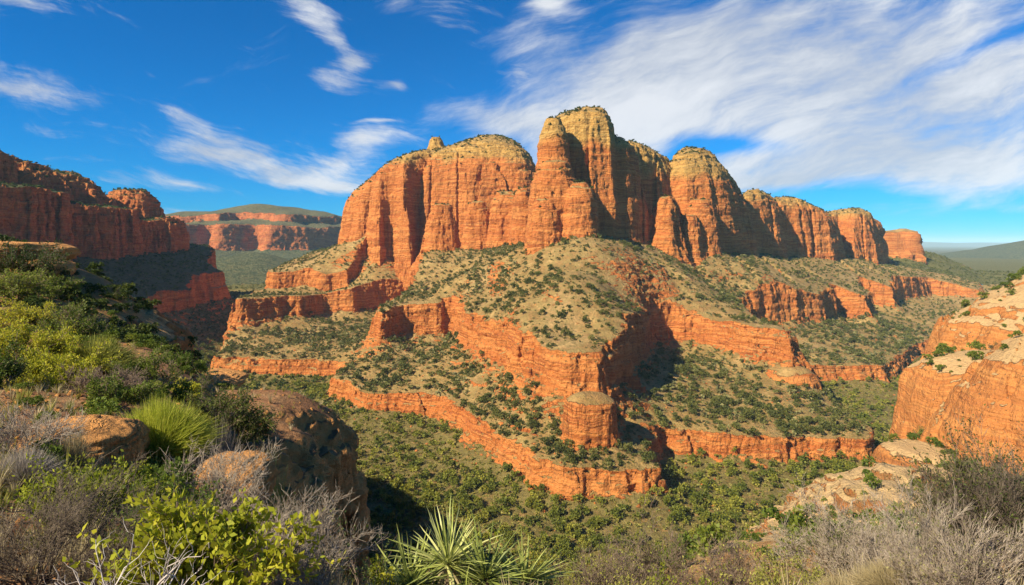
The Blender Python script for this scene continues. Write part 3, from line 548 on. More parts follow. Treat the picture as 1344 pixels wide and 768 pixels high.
# far plain out to the horizon and a blue ridge on it
def grid_obj(name, x0, x1, y0, y1, nx, ny, fz, material, **props):
    X, Y = np.meshgrid(np.linspace(x0, x1, nx), np.linspace(y0, y1, ny), indexing='ij'); Z = fz(X, Y)
    V = np.stack([X, Y, Z], -1).reshape(-1, 3); I = np.arange(nx * ny).reshape(nx, ny)
    F = np.stack([I[:-1, :-1], I[1:, :-1], I[1:, 1:], I[:-1, 1:]], -1).reshape(-1, 4)
    mk = np.tile(np.array([[0, .9, 0, .1]]), (len(V), 1))
    return link(name, make_mesh(name, V, F, material, {'mask': ('FLOAT_COLOR', mk)}), **props)
grid_obj('plain', -30000, 40000, 2500, 42000, 120, 120, lambda X, Y: -72 + 14 * fbm(X / 2500, Y / 2500, 1.3, 4) - 30 * ss(Y, 3600, 2500), M_FAR, **S)
grid_obj('distant_ridge', 3000, 26000, 15000, 24000, 160, 40, lambda X, Y: -120 + 230 * np.exp(-((Y - 19000) / 2200) ** 2) * (.75 + .5 * fbm(X / 3500, Y / 6000, 4.3, 4)), M_FAR, **S)
# ------------------------------------------------------------------ vegetation tools
def unit(v): return v / (np.linalg.norm(v, axis=-1, keepdims=True) + 1e-9)
def rdir(n, g): return unit(g.normal(size=(n, 3)))
def leaves(P, A, L, W, g, fold=.25):
    """diamond leaves: base P, axis A, length L, width W -> V (n*4), F (n quads)"""
    n = len(P); s = unit(np.cross(A, rdir(n, g))); up = np.cross(s, A); L = L[:, None]; W = W[:, None]
    V = np.stack([P, P + A * L * .45 + s * W * .5 + up * W * fold * .4, P + A * L, P + A * L * .45 - s * W * .5 + up * W * fold * .4], 1)
    return V.reshape(-1, 3), np.arange(n * 4).reshape(n, 4)
def tubes(P, Rr, sides=3):
    """P (M,K,3), Rr (M,K)"""
    M, K = P.shape[:2]; T = np.gradient(P, axis=1); T = unit(T); ref = np.where(np.abs(T[..., 2:3]) > .9, np.array([1., 0, 0]), np.array([0, 0, 1.]))
    u = unit(np.cross(T, ref)); v = np.cross(T, u)
    ang = np.arange(sides) * 2 * np.pi / sides
    V = P[:, :, None] + Rr[:, :, None, None] * (u[:, :, None] * np.cos(ang)[None, None, :, None] + v[:, :, None] * np.sin(ang)[None, None, :, None])
    I = np.arange(M * K * sides).reshape(M, K, sides); J = np.roll(I, -1, 2)
    F = np.stack([I[:, :-1], J[:, :-1], J[:, 1:], I[:, 1:]], -1).reshape(-1, 4)
    return V.reshape(-1, 3), F
def ribbons(P, Wd, g, side=None):
    """flat blades along P (M,K,3), widths Wd (M,K)"""
    M, K = P.shape[:2]; T = unit(np.gradient(P, axis=1)); s = unit(np.cross(T, rdir(M, g)[:, None] if side is None else side[:, None]))
    V = np.stack([P - s * Wd[..., None] / 2, P + s * Wd[..., None] / 2], 2); I = np.arange(M * K * 2).reshape(M, K, 2)
    F = np.stack([I[:, :-1, 0], I[:, :-1, 1], I[:, 1:, 1], I[:, 1:, 0]], -1).reshape(-1, 4)
    return V.reshape(-1, 3), F
def branching(g, n0, h, w, levels=3, kids=6, r0=.02, K=5, wob=.12, spread=.9, taper=.45, rmin=.0015):
    """polylines of a shrub's wood, level by level; all branches aim up and out into an ellipsoid of width w and height h"""
    out = []; a = g.uniform(0, 2 * np.pi, n0); tilt = g.uniform(.1, 1.0, n0) ** .7
    D = unit(np.stack([np.cos(a) * tilt * w * .5, np.sin(a) * tilt * w * .5, h * g.uniform(.55, 1, n0) * (1 - .4 * tilt)], 1))
    B = np.stack([np.cos(a), np.sin(a), 0 * a], 1) * g.uniform(0, .06, n0)[:, None] * w; L = np.hypot(h * .62, w * .3) * g.uniform(.6, 1, n0); r = np.full(n0, r0)
    for lv in range(levels):
        M = len(B); t = np.linspace(0, 1, K); P = B[:, None] + D[:, None] * (L[:, None] * t)[..., None]
        j = np.cumsum(g.normal(size=(M, K, 3)) * wob / K ** .5, 1); j[:, 0] = 0
        P = P + j * L[:, None, None] * .6; P[..., 2] = np.maximum(P[..., 2], .01 * h)
        Rr = r[:, None] * (1 - (1 - taper) * t)
        out.append((P, Rr))
        if lv < levels - 1:
            par = np.repeat(np.arange(M), kids); tt = g.uniform(.3, 1, len(par)); f = tt * (K - 1); i = np.minimum(f.astype(int), K - 2); fr = (f - i)[:, None]
            B = P[par, i] * (1 - fr) + P[par, i + 1] * fr
            D = unit(unit(P[par, i + 1] - P[par, i]) + rdir(len(par), g) * spread + np.array([0, 0, .25])); L = L[par] * g.uniform(.35, .7, len(par)); r = np.maximum(r[par] * (1 - (1 - taper) * tt) * .70, rmin)
    return out
def cat(parts):
    Vs, Fs, o = [], [], 0
    for V, F in parts: Vs.append(V); Fs.append(F + o); o += len(V)
    return np.concatenate(Vs), np.concatenate(Fs)

def leaf_mat(name, c1, c2, c3, trans=.35, rough=.6):
    m, N = mat(name); lv = N.attr('lv').outputs['Fac']; tn = N.attr('tone').outputs['Fac']; rnd = N.n('ShaderNodeObjectInfo').outputs['Random']
    f = N.m('FRACT', N.m('ADD', tn, rnd))
    fac = N.m('ADD', N.m('MULTIPLY', lv, .55), N.m('MULTIPLY', f, .45))
    col = N.ramp(fac, [(.15, c1), (.5, c2), (.85, c3)])
    b = N.n('ShaderNodeBsdfPrincipled'); N.put(b.inputs['Base Color'], col); b.inputs['Roughness'].default_value = rough; b.inputs['Specular IOR Level'].default_value = .25
    t = N.n('ShaderNodeBsdfTranslucent'); N.put(t.inputs[0], col); mx = N.n('ShaderNodeMixShader'); mx.inputs[0].default_value = trans
    N.put(mx.inputs[1], b.outputs[0]); N.put(mx.inputs[2], t.outputs[0]); N.put(N.n('ShaderNodeOutputMaterial').inputs[0], mx.outputs[0]); return m
def wood_mat(name, c1, c2):
    m, N = mat(name); p = N.n('ShaderNodeTexCoord').outputs['Object']; n_ = N.noise(p, 9, 5)
    finish(N, N.mix(N.sstep(n_, .35, .65), c1, c2), .85, N.noise(p, 60, 4), .3, .01); return m
G_YG = leaf_mat('yellow_green_leaves', (.18, .22, .015), (.36, .38, .025), (.58, .50, .04), .45)
G_GR = leaf_mat('green_leaves', (.06, .10, .012), (.135, .185, .022), (.26, .28, .04), .4)
G_DK = leaf_mat('dark_green_leaves', (.03, .05, .010), (.065, .095, .016), (.14, .16, .03))
G_JU = leaf_mat('juniper_foliage', (.055, .066, .013), (.12, .13, .027), (.22, .21, .055), .25)
G_FL = leaf_mat('canyon_tree_foliage', (.07, .095, .012), (.19, .21, .026), (.37, .34, .05), .35)
G_OS = leaf_mat('undergrowth_foliage', (.13, .135, .025), (.25, .235, .05), (.38, .33, .09), .25)
G_SG = leaf_mat('sage_foliage', (.12, .115, .045), (.21, .20, .075), (.33, .30, .12), .2)
G_BR = leaf_mat('broom_blades', (.22, .27, .02), (.40, .44, .04), (.62, .58, .11), .4)
G_OL = leaf_mat('olive_blades', (.17, .18, .03), (.30, .30, .055), (.46, .42, .11), .35)
G_ST = leaf_mat('straw_blades', (.28, .22, .11), (.44, .36, .19), (.60, .51, .31), .3)
G_GY = leaf_mat('grey_blades', (.17, .14, .12), (.28, .24, .20), (.40, .35, .29), .2)
G_YU = leaf_mat('yucca_leaves', (.18, .22, .05), (.33, .37, .09), (.56, .56, .22), .25, .45)
W_GY = wood_mat('grey_twigs', (.25, .195, .145), (.43, .36, .28))
W_BR = wood_mat('brown_twigs', (.15, .105, .075), (.27, .20, .145))
W_DK = wood_mat('dark_twigs', (.10, .077, .055), (.21, .165, .12))
W_WH = wood_mat('bleached_wood', (.42, .37, .32), (.62, .56, .50))

def crown_proto(seed, nl, lobes, flat=.8, size=.22, mt=G_JU, name='crown'):
    """unit bush: about 1 wide and `flat` tall, standing on z=0: clumps of leaf sprays with gaps between"""
    g = np.random.default_rng(seed); c = []
    for i in range(lobes):
        a = g.uniform(0, 6.28); rr = g.uniform(.05, .34) ** .8; hz = g.uniform(.2, .72) * flat; c.append((math.cos(a) * rr, math.sin(a) * rr, hz, g.uniform(.13, .26)))
    c = np.array(c); k = g.integers(0, lobes, nl); d_ = rdir(nl, g); d_[:, 2] = np.where(d_[:, 2] < -.5, -d_[:, 2], d_[:, 2])
    P = c[k, :3] + d_ * (c[k, 3] * g.uniform(.55, 1.08, nl))[:, None] * np.array([1, 1, .85]); P[:, 2] = np.maximum(P[:, 2], .01)
    L = size * g.uniform(.6, 1.3, nl); V, F = leaves(P - d_ * L[:, None] * .4, unit(d_ + .9 * rdir(nl, g)), L, L * g.uniform(.55, .9, nl), g)
    lv = np.repeat(np.clip(g.uniform(0, 1, lobes)[k] * .6 + g.uniform(0, .4, nl), 0, 1), 4)
    return V, F, lv
def merged_scatter(name, pts, sizes, protos, material, **props):
    Vs, Fs, lvs, tn, o = [], [], [], [], 0; g = np.random.default_rng(len(pts)); which = g.integers(0, len(protos), len(pts))
    for q, (V, F, lv) in enumerate(protos):
        m = which == q; n = m.sum()
        if n == 0: continue
        a = g.uniform(0, 6.28, n); s = sizes[m]; hz = s * g.uniform(.8, 1.15, n); ca, sa = np.cos(a), np.sin(a)
        X = (V[None, :, 0] * ca[:, None] - V[None, :, 1] * sa[:, None]) * s[:, None] + pts[m, 0:1]
        Y = (V[None, :, 0] * sa[:, None] + V[None, :, 1] * ca[:, None]) * s[:, None] + pts[m, 1:2]; Z = V[None, :, 2] * hz[:, None] + pts[m, 2:3]
        Vs.append(np.stack([X, Y, Z], -1).reshape(-1, 3)); Fs.append((F[None] + (np.arange(n) * len(V))[:, None, None]).reshape(-1, 4) + o); o += n * len(V)
        lvs.append(np.tile(lv, n)); tn.append(np.repeat(g.uniform(0, 1, n), len(V)))
    return link(name, make_mesh(name, np.concatenate(Vs), np.concatenate(Fs), material, {'lv': ('FLOAT', np.concatenate(lvs)), 'tone': ('FLOAT', np.concatenate(tn))}, False), **props)
def visible(x, y, z, steps=160):
    ok = np.ones(len(x), bool); d_ = np.hypot(x, y)
    for t in np.linspace(.03, .995, steps):
        m = ok & (d_ * (1 - t) > 3)
        if not m.any(): continue
        h, _, _ = sample(x[m] * t, y[m] * t); h = np.nan_to_num(h, nan=-999); idx = np.where(m)[0]; ok[idx[h > z[m] * t]] = False
    return ok
def scatter(n, y0, y1, seed, xl=-1.0, xr=.95, pw=1.5):
    g = np.random.default_rng(seed); y = (g.uniform(0, 1, n) * (y1 ** pw - y0 ** pw) + y0 ** pw) ** (1 / pw); x = g.uniform(xl, xr, n) * y
    z, f, sl = sample(x, y); return x, y, z, f, sl, g

# ---- shrubs of the slopes and trees of the canyon floor
JP_NEAR = [crown_proto(100 + i, 330, 9, .85, .13) for i in range(6)]
JP_MID = [crown_proto(200 + i, 110, 7, .8, .20) for i in range(6)]
JP_FAR = [crown_proto(300 + i, 36, 5, .75, .34) for i in range(6)]
def individuals(name, pts, sizes, protos, material, label, cat, group, pre):
    ms = []
    for i, (V, F, lv) in enumerate(protos):
        ms.append(make_mesh(name, V, F, material, {'lv': ('FLOAT', lv), 'tone': ('FLOAT', lv * 0)}, False))
    g = np.random.default_rng(len(pts) + 5); src = {}
    for i, (p, s) in enumerate(zip(pts, sizes)):
        q = int(g.integers(0, len(ms)))
        if q in src: o = src[q].copy(); C.objects.link(o)
        else: o = src[q] = link(name, ms[q]); o['label'] = label; o['category'] = cat; o['group'] = group
        o.location = p; o.rotation_euler = (0, 0, g.uniform(0, 6.28)); o.scale = (s, s * g.uniform(.85, 1.15), s * g.uniform(.8, 1.15))
def split_big(pts, sizes, k, ok):
    sc_ = np.where(ok, sizes / pts[:, 1], 0); o = np.argsort(-sc_); big = np.zeros(len(pts), bool); big[o[:k]] = True; big &= ok; return big

x, y, z, f, sl, g = scatter(13000, 215, 600, 11, -.75)
den = 1.7 * fbm(x / 32, y / 32, 4.1, 4) + .22
keep = (f == 0) & (sl < .9) & (g.uniform(-.55, .6, len(x)) < den)
pts = np.stack([x, y, z - .15], 1)[keep]; sz = (g.uniform(2.6, 6.0, len(x)) * (1 + .3 * (g.uniform(0, 1, len(x)) < .15)))[keep]
inf = (np.abs((pts[:, 0] / pts[:, 1]) * FPX) < 690)
big = split_big(pts, sz, 290, visible(pts[:, 0], pts[:, 1], pts[:, 2] + sz * .6) & inf)
individuals('canyon_tree', pts[big], sz[big], JP_NEAR, G_FL, 'small rounded olive green tree on the shrubby canyon floor below the cliffs', 'tree', 'trees on the canyon floor', '')
merged_scatter('canyon_thicket', pts[~big], sz[~big], JP_MID, G_FL, kind='stuff')
# grey-green undergrowth between them
x, y, z, f, sl, g = scatter(22000, 215, 620, 12, -.75)
keep = (f == 0) & (sl < .9)
merged_scatter('undergrowth', np.stack([x, y, z - .2], 1)[keep], g.uniform(1.2, 2.8, len(x))[keep], JP_FAR, G_OS, kind='stuff')
# talus and mesa slopes
x, y, z, f, sl, g = scatter(44000, 240, 720, 13, -.62, .95, 1.6)
den = 1.5 * fbm(x / 34, y / 34, 6.1, 5, .65) + .16 + .22 * (f == 2)
den = den * 1.5 - .05 - .5 * fbm(x / 26, y / 26, 7.7, 4)
keep = ((f == 2) | (f == 4) | (f == 0) & (y > 560)) & (sl < 1.1) & (g.uniform(-.6, .75, len(x)) < den)
pts = np.stack([x, y, z - .15], 1)[keep]; sz = ((1.2 + 4.6 * g.uniform(0, 1, len(x)) ** 2.4) * np.where(f == 2, 1.15, 1))[keep]
inf = (np.abs((pts[:, 0] / pts[:, 1]) * FPX) < 690); ff = f[keep]; vis = visible(pts[:, 0], pts[:, 1], pts[:, 2] + sz * .6) & inf
b1 = split_big(pts, sz, 150, vis & (ff == 2)); b2 = split_big(pts, sz, 140, vis & (ff == 4))
individuals('slope_shrub', pts[b1], sz[b1], JP_NEAR, G_JU, 'dark juniper shrub on the steep scree apron between the two cliff bands', 'shrub', 'shrubs on the scree apron', '')
individuals('mesa_shrub', pts[b2], sz[b2], JP_NEAR, G_JU, 'dark juniper shrub on the broad tan slope above the upper cliff rim', 'shrub', 'shrubs on the mesa slope', '')
r_ = ~(b1 | b2); hal = g.uniform(0, 1, len(pts)) < .62
merged_scatter('juniper_scrub', pts[r_ & hal], sz[r_ & hal], JP_MID, G_JU, kind='stuff')
merged_scatter('sage_scrub', pts[r_ & ~hal], sz[r_ & ~hal] * .8, JP_FAR, G_SG, kind='stuff')
x, y, z, f, sl, g = scatter(26000, 700, 1400, 14, -.5, .95, 1.5)
den = fbm(x / 60, y / 60, 6.1, 4) + .3
keep = ((f == 4) | (f == 2) | (f == 0)) & (sl < 1.2) & (g.uniform(-.75, .75, len(x)) < den)
merged_scatter('far_scrub', np.stack([x, y, z - .2], 1)[keep], g.uniform(2.2, 4.2, len(x))[keep], JP_FAR, G_JU, kind='stuff')
x, y, z, f, sl, g = scatter(9000, 430, 1050, 15, -.95, -.2, 1.5)
keep = ((f == 5) | (f == MESA) | (f == 0)) & (sl < 1.3)
merged_scatter('mesa_scrub', np.stack([x, y, z - .2], 1)[keep], g.uniform(2.2, 4.6, len(x))[keep], JP_FAR, G_DK, kind='stuff')
x, y, z, f, sl, g = scatter(14000, 560, 1050, 16, -.32, .6, 1.5)
keep = (f >= BLOCK) & (f <= WEDGE) & (sl < .85) & (z > 5)
merged_scatter('caprock_scrub', np.stack([x, y, z - .3], 1)[keep], g.uniform(1.6, 4.0, len(x))[keep], JP_FAR, G_DK, kind='stuff')
# shrubs on the sandy bluff and spur at the right, and on the hillside at the left
x, y, z, f, sl, g = scatter(3000, 70, 340, 17, .2, .95, 1.5)
keep = ((f == BLUFF) | (f == 6) & (g.uniform(0, 1, len(x)) < .40)) & (sl < .85) & (fbm(x / 12, y / 12, 3.3, 2) > -.05)
pts = np.stack([x, y, z - .15], 1)[keep]; sz = (1.2 + 4 * g.uniform(0, 1, len(x)) ** 2)[keep]
big = split_big(pts, sz, 280, visible(pts[:, 0], pts[:, 1], pts[:, 2] + sz * .6) & (np.abs((pts[:, 0] / pts[:, 1]) * FPX) < 700))
individuals('bluff_shrub', pts[big], sz[big], JP_NEAR, G_GR, 'rounded green shrub on the pale sandy bluff and spur', 'shrub', 'shrubs on the sandy bluff', '')
x, y, z, f, sl, g = scatter(1500, 34, 135, 18, -.95, -.2, 1.3)
keep = (f == 6) & (sl < 1.2) & (fbm(x / 9, y / 9, 2.3, 2) > -.05)
pts = np.stack([x, y, z - .1], 1)[keep]; sz = g.uniform(.5, 1.9, len(x))[keep]
vis = visible(pts[:, 0], pts[:, 1], pts[:, 2] + sz * .6) & (np.abs((pts[:, 0] / pts[:, 1]) * FPX) < 690); b1 = split_big(pts, sz, 160, vis)
individuals('hillside_shrub', pts[b1], sz[b1], JP_NEAR, G_DK, 'low dark green shrub on the reddish hillside above the side canyon', 'shrub', 'shrubs on the red hillside', '')

# ------------------------------------------------------------------ foreground rocks
def rock(name, px, py, wpx, Y, hr, dr, seed, label, rot=0.0):
    g = np.random.default_rng(seed); w_ = wpx / FPX * Y; nu, nv = 150, 90
    th, ph = np.meshgrid(np.linspace(0, 2 * np.pi, nu, endpoint=False), np.linspace(.02, np.pi - .02, nv), indexing='ij')
    D = np.stack([np.cos(th) * np.sin(ph), np.sin(th) * np.sin(ph), np.cos(ph)], -1).reshape(-1, 3); sd = seed * 3.1
    sq = (np.abs(D) ** 3).sum(1) ** (-1 / 3)
    n_ = .22 * fbm(D[:, 0] * 1.1 + sd, D[:, 1] * 1.1, D[:, 2] * 1.1, 3) + .05 * fbm(D[:, 0] * 6 + sd, D[:, 1] * 6, D[:, 2] * 7, 4) - .07 * ss(np.abs(fbm(D[:, 0] * 1.3 + sd, D[:, 1] * 1.3, D[:, 2] * 2.6, 2)), .05, 0) + .03 * fbm(D[:, 0] * .8, D[:, 1] * .8 + sd, D[:, 2] * 9, 2)
    V = D * (sq ** .75 * (1 + n_))[:, None] * np.array([.5, .5 * dr, .5 * hr]) * w_
    c_, s_ = math.cos(rot), math.sin(rot); V = np.stack([V[:, 0] * c_ - V[:, 1] * s_, V[:, 0] * s_ + V[:, 1] * c_, V[:, 2]], 1)
    I = np.arange(nu * nv).reshape(nu, nv); J = np.roll(I, -1, 0)
    F = np.stack([I[:, :-1], I[:, 1:], J[:, 1:], J[:, :-1]], -1).reshape(-1, 4)
    n = vnormals(V, F); sh = ss(n[:, 2], .7, .98); mk = np.stack([1 - .25 * sh, .2 + 0 * sh, 0 * sh, .1 + 0 * sh], 1)
    o = link(name, make_mesh(name, V, F, M_NEAR, {'mask': ('FLOAT_COLOR', mk)}), label=label, category='rock'); o.location = ((px - CX) / FPX * Y, Y, (HY - py) / FPX * Y)
    return o
rock('boulder', 108, 592, 142, 11.5, .58, 1.0, 3, 'smooth red boulder with a knobby end, left of the bright broom clump', .2)
rock('boulder', 305, 630, 105, 12.5, .60, 1.0, 5, 'red rounded boulder behind the grey twig bush, right of the bright broom clump')
rock('rock_ledge', 12, 333, 110, 62, .28, 1.4, 11, 'layered orange rock ledge at the top of the left hillside')
rock('rock_ledge', 60, 352, 60, 60, .4, 1.2, 12, 'small blocky red rock just below the layered ledge on the hillside')
rock('rock_slab', 255, 505, 110, 38, .22, 1.2, 13, 'flat pinkish rock slab between bushes on the hillside path')

# ------------------------------------------------------------------ foreground plants
def stand(px, top, wpx, Y, hmin=.35, hmax=5):
    X_ = (px - CX) / FPX * Y; gz = float(sample(X_, Y)[0][0]); h = (HY - top) / FPX * Y - gz; h2 = min(max(h, hmin), hmax)
    if abs(h - h2) > .01: print('plant', px, top, 'height', round(h, 2), '->', round(h2, 2))
    return (X_, Y, gz - .03), wpx / FPX * Y, h2
def plant(name, cat_, label, loc):
    r = bpy.data.objects.new(name, None); C.objects.link(r); r.location = loc; r['label'] = label; r['category'] = cat_; r.rotation_euler = (0, 0, random.Random(label).uniform(0, 6.28)); return r
def fol(nm, VF, g, material, parent, per, tone=None):
    V, F = VF; n = len(V) // per; lv = np.repeat(g.uniform(0, 1, n), per)
    return link(nm, make_mesh(nm, V, F, material, {'lv': ('FLOAT', lv), 'tone': ('FLOAT', lv * 0)}, False), parent)
def leafy(name, px, top, wpx, Y, label, mt, seed, leaf=.05, nl=9000, wood=W_BR, n0=9, kids=6, cat_='bush', up=.3, fill=1.0):
    loc, w_, h = stand(px, top, wpx, Y); g = np.random.default_rng(seed); r = plant(name, cat_, label, loc)
    br = branching(g, n0, h, w_, 3, kids, .012 * max(w_, h) ** .6, 5, .14, .8, .45, max(.0015, .0003 * Y)); link('stems', make_mesh('stems', *cat([tubes(*b, 4) for b in br]), wood), r)
    P = br[-1][0]; M, K = P.shape[:2]; i = g.integers(0, M, nl); t = g.uniform(.15, 1.0, nl) * (K - 1); a = np.minimum(t.astype(int), K - 2); fr = (t - a)[:, None]
    Q = P[i, a] * (1 - fr) + P[i, a + 1] * fr + g.normal(size=(nl, 3)) * leaf * .6 * fill; D = unit(unit(P[i, a + 1] - P[i, a]) * .5 + rdir(nl, g) * 1.0 + np.array([0, 0, up]))
    L = leaf * g.uniform(.6, 1.35, nl); V, F = leaves(Q, D, L, L * g.uniform(.4, .6, nl), g)
    lvl = np.repeat(np.clip(.65 * g.uniform(0, 1, M)[i] + .35 * g.uniform(0, 1, nl), 0, 1), 4)
    link('foliage', make_mesh('foliage', V, F, mt, {'lv': ('FLOAT', lvl), 'tone': ('FLOAT', lvl * 0)}, False), r); return r
def broom(name, px, top, wpx, Y, label, mt, seed, n=2600, wd=.010, dry=None, droop=.25, cat_='shrub', spread=1.0):
    loc, w_, h = stand(px, top, wpx, Y); g = np.random.default_rng(seed); r = plant(name, cat_, label, loc)
    def blades(n, hs, sp):
        K = 5; a = g.uniform(0, 2 * np.pi, n); rr = g.uniform(0, 1, n) ** .55; t = np.linspace(0, 1, K)
        hh = h * hs * np.sqrt(np.maximum(1 - (rr * .8) ** 2, .05)) * g.uniform(.6, 1.0, n); rad = rr * w_ * .5 * sp * g.uniform(.75, 1.05, n); b = g.uniform(0, .12, n) * w_
        rt = b[:, None] + (rad - b)[:, None] * t ** 1.25; zt = hh[:, None] * (t - droop * rr[:, None] * t ** 3)
        P = np.stack([np.cos(a)[:, None] * rt, np.sin(a)[:, None] * rt, zt], -1); j = np.cumsum(g.normal(size=P.shape) * .018 * h, 1); j[:, 0] = 0
        return ribbons(P + j, wd * g.uniform(.6, 1.2, n)[:, None] * (1.05 - .85 * t ** 2), g)
    fol('blades', blades(n, 1, spread), g, mt, r, 10)
    if dry: fol('dry_base', blades(n // 3, .5, .8), g, dry, r, 10)
    return r
def twigs(name, px, top, wpx, Y, label, mt, seed, n0=14, kids=7, levels=4, r0=.010, spread=.85, wob=.16, cat_='bare shrub', leafm=None, nl=0, leaf=.03):
    r0 *= 1.5; kids = max(kids - 2, 4); n0 = int(n0 * .9); loc, w_, h = stand(px, top, wpx, Y); g = np.random.default_rng(seed); br = branching(g, n0, h, w_, levels, kids, r0, 5, wob, spread, .45, max(.0015, .00036 * Y))
    VF = cat([tubes(*b, 3) for b in br])
    r = plant(name, cat_, label, loc); link('branches', make_mesh('branches', *VF, mt), r)
    if nl:
        P = br[-1][0]; i = g.integers(0, len(P), nl); Q = P[i, g.integers(2, 5, nl)]; L = leaf * g.uniform(.6, 1.4, nl)
        fol('foliage', leaves(Q + g.normal(size=(nl, 3)) * .012, unit(rdir(nl, g) + np.array([0, 0, .7])), L, L * .5, g), g, leafm, r, 4)
    return r
# left hillside, far to near
leafy('leafy_bush', 8, 470, 110, 18, 'fresh green bush at the left edge under the golden topped bush', G_GR, 74, .065, 12000, n0=14, kids=8)
leafy('leafy_bush', 150, 500, 90, 16.5, 'low fresh green bush just behind the bright broom clump', G_GR, 75, .06, 8000, n0=12, kids=8)
leafy('leafy_bush', 100, 410, 80, 36, 'olive bush between the pale low bush and the feathery dome', G_GR, 76, .10, 7000, n0=12, kids=8)
leafy('leafy_bush', 230, 480, 60, 30, 'round green bush at the head of the flat pinkish slab', G_GR, 77, .09, 5000, n0=10, kids=8)
leafy('leafy_bush', 40, 322, 95, 58, 'wide green bush under the layered ledge at the top of the left hillside', G_DK, 1, .17, 11000, n0=14, kids=8)
leafy('leafy_bush', 18, 352, 100, 50, 'rich green bush at the left edge below the layered ledge', G_GR, 2, .15, 9000, n0=14, kids=8)
leafy('leafy_bush', 75, 372, 70, 55, 'mid green bush on the hillside with a rounded top beside the wide one', G_GR, 3, .15, 8000, n0=12, kids=8)
leafy('leafy_bush', 40, 398, 80, 42, 'pale yellowish low bush on the red hillside', G_YG, 4, .11, 7000, n0=12, kids=8)
leafy('leafy_bush', 150, 405, 40, 62, 'small dark bush on the crest of the red hillside', G_DK, 41, .14, 1800)
leafy('leafy_bush', 218, 446, 36, 60, 'small pale green bush at the lower end of the hillside crest', G_GR, 42, .12, 1800)
leafy('small_tree', 389, 494, 36, 36, 'small upright green tree at the back of the jutting outcrop', G_GR, 5, .09, 2600, cat_='tree')
leafy('leafy_bush', 30, 424, 130, 23, 'large bush with golden yellow top leaves at the left edge', G_YG, 6, .085, 18000, n0=14, kids=8)
leafy('leafy_bush', 70, 462, 140, 20.5, 'broad yellow green bush spreading below the golden topped bush', G_YG, 7, .075, 18000, n0=14, kids=8)
broom('broom_shrub', 128, 432, 120, 24, 'feathery dome-shaped olive broom behind the grey twig bush', G_OL, 8, 4200, .022, droop=.35)
leafy('leafy_bush', 196, 464, 70, 22, 'dark leafy bush right of the feathery olive dome', G_GR, 9, .07, 7000, n0=10, kids=8)
twigs('bare_bush', 132, 484, 100, 18, 'fine grey brown twig bush in front of the feathery olive dome', W_BR, 10, 16, 8, 4, .012)
leafy('leafy_bush', 298, 490, 118, 22, 'dense dark green round bush above the outcrop', G_DK, 11, .075, 14000, n0=14, kids=8)
leafy('leafy_bush', 250, 500, 60, 25, 'low yellowish bush left of the dense dark round bush', G_YG, 12, .07, 4000)
broom('broom_shrub', 208, 512, 165, 13, 'big bright yellow green broom clump with fountain of fine stems', G_BR, 13, 9000, .014, G_ST, .30)
broom('broom_shrub', 285, 535, 90, 14.5, 'pale grey broom clump tucked against the big bright one', G_GY, 14, 2600, .010, None, .30)
broom('broom_shrub', 345, 572, 100, 15, 'mid green broom clump on the slope before the outcrop', G_OL, 15, 3000, .012, None, .35)
twigs('bare_bush', 280, 588, 125, 10.5, 'pale violet grey fine twig bush on the red boulder', W_GY, 16, 20, 8, 4, .007)
broom('grass_tuft', 96, 552, 70, 10.2, 'pale straw grass tuft on the smooth red boulder', G_ST, 17, 1500, .006, None, .3, 'grass')
twigs('bare_bush', 20, 520, 150, 10, 'tall grey bare bush at the left edge beside the smooth boulder', W_GY, 18, 22, 8, 4, .007)
broom('grass_tuft', 30, 575, 110, 8.5, 'grey dry grass clump under the tall bare bush', G_GY, 19, 2400, .006, None, .3, 'grass')
leafy('leafy_bush', 100, 602, 190, 7, 'yellow green leafy bush spreading in front of the smooth boulder', G_YG, 20, .045, 5200, W_DK, 10, 7)
leafy('leafy_bush', 225, 622, 130, 6.6, 'small olive leafy bush behind the bleached dead branches', G_GR, 21, .040, 4200, W_DK, 9, 7)
twigs('bare_bush', 45, 640, 220, 5.0, 'dark tangled bare bush in the lower left corner', W_DK, 22, 24, 8, 4, .006)
twigs('bare_bush', 190, 655, 190, 5.0, 'dark violet twig bush behind the bleached dead branches', W_DK, 23, 20, 8, 4, .005)
twigs('dead_shrub', 140, 632, 190, 3.3, 'bleached white dead shrub with crooked forked branches', W_WH, 24, 9, 6, 3, .0075, .9, .26, 'dead shrub')
leafy('leafy_sapling', 285, 648, 200, 4.3, 'bright sunlit sapling with large yellow green leaves', G_YG, 25, .058, 6500, W_BR, 16, 8, 'sapling', .5, .3)
twigs('bare_bush', 395, 655, 190, 5.4, 'silvery bare bush with long thin twigs right of the bright sapling', W_GY, 26, 22, 8, 4, .006, leafm=G_YG, nl=120, leaf=.03)
twigs('bare_bush', 330, 690, 150, 4.9, 'grey bare bush low behind the bright sapling', W_GY, 27, 16, 8, 4, .005)
leafy('leafy_bush', 480, 705, 70, 9, 'shaded green bush low between the silvery bush and the yucca', G_DK, 28, .05, 3000)
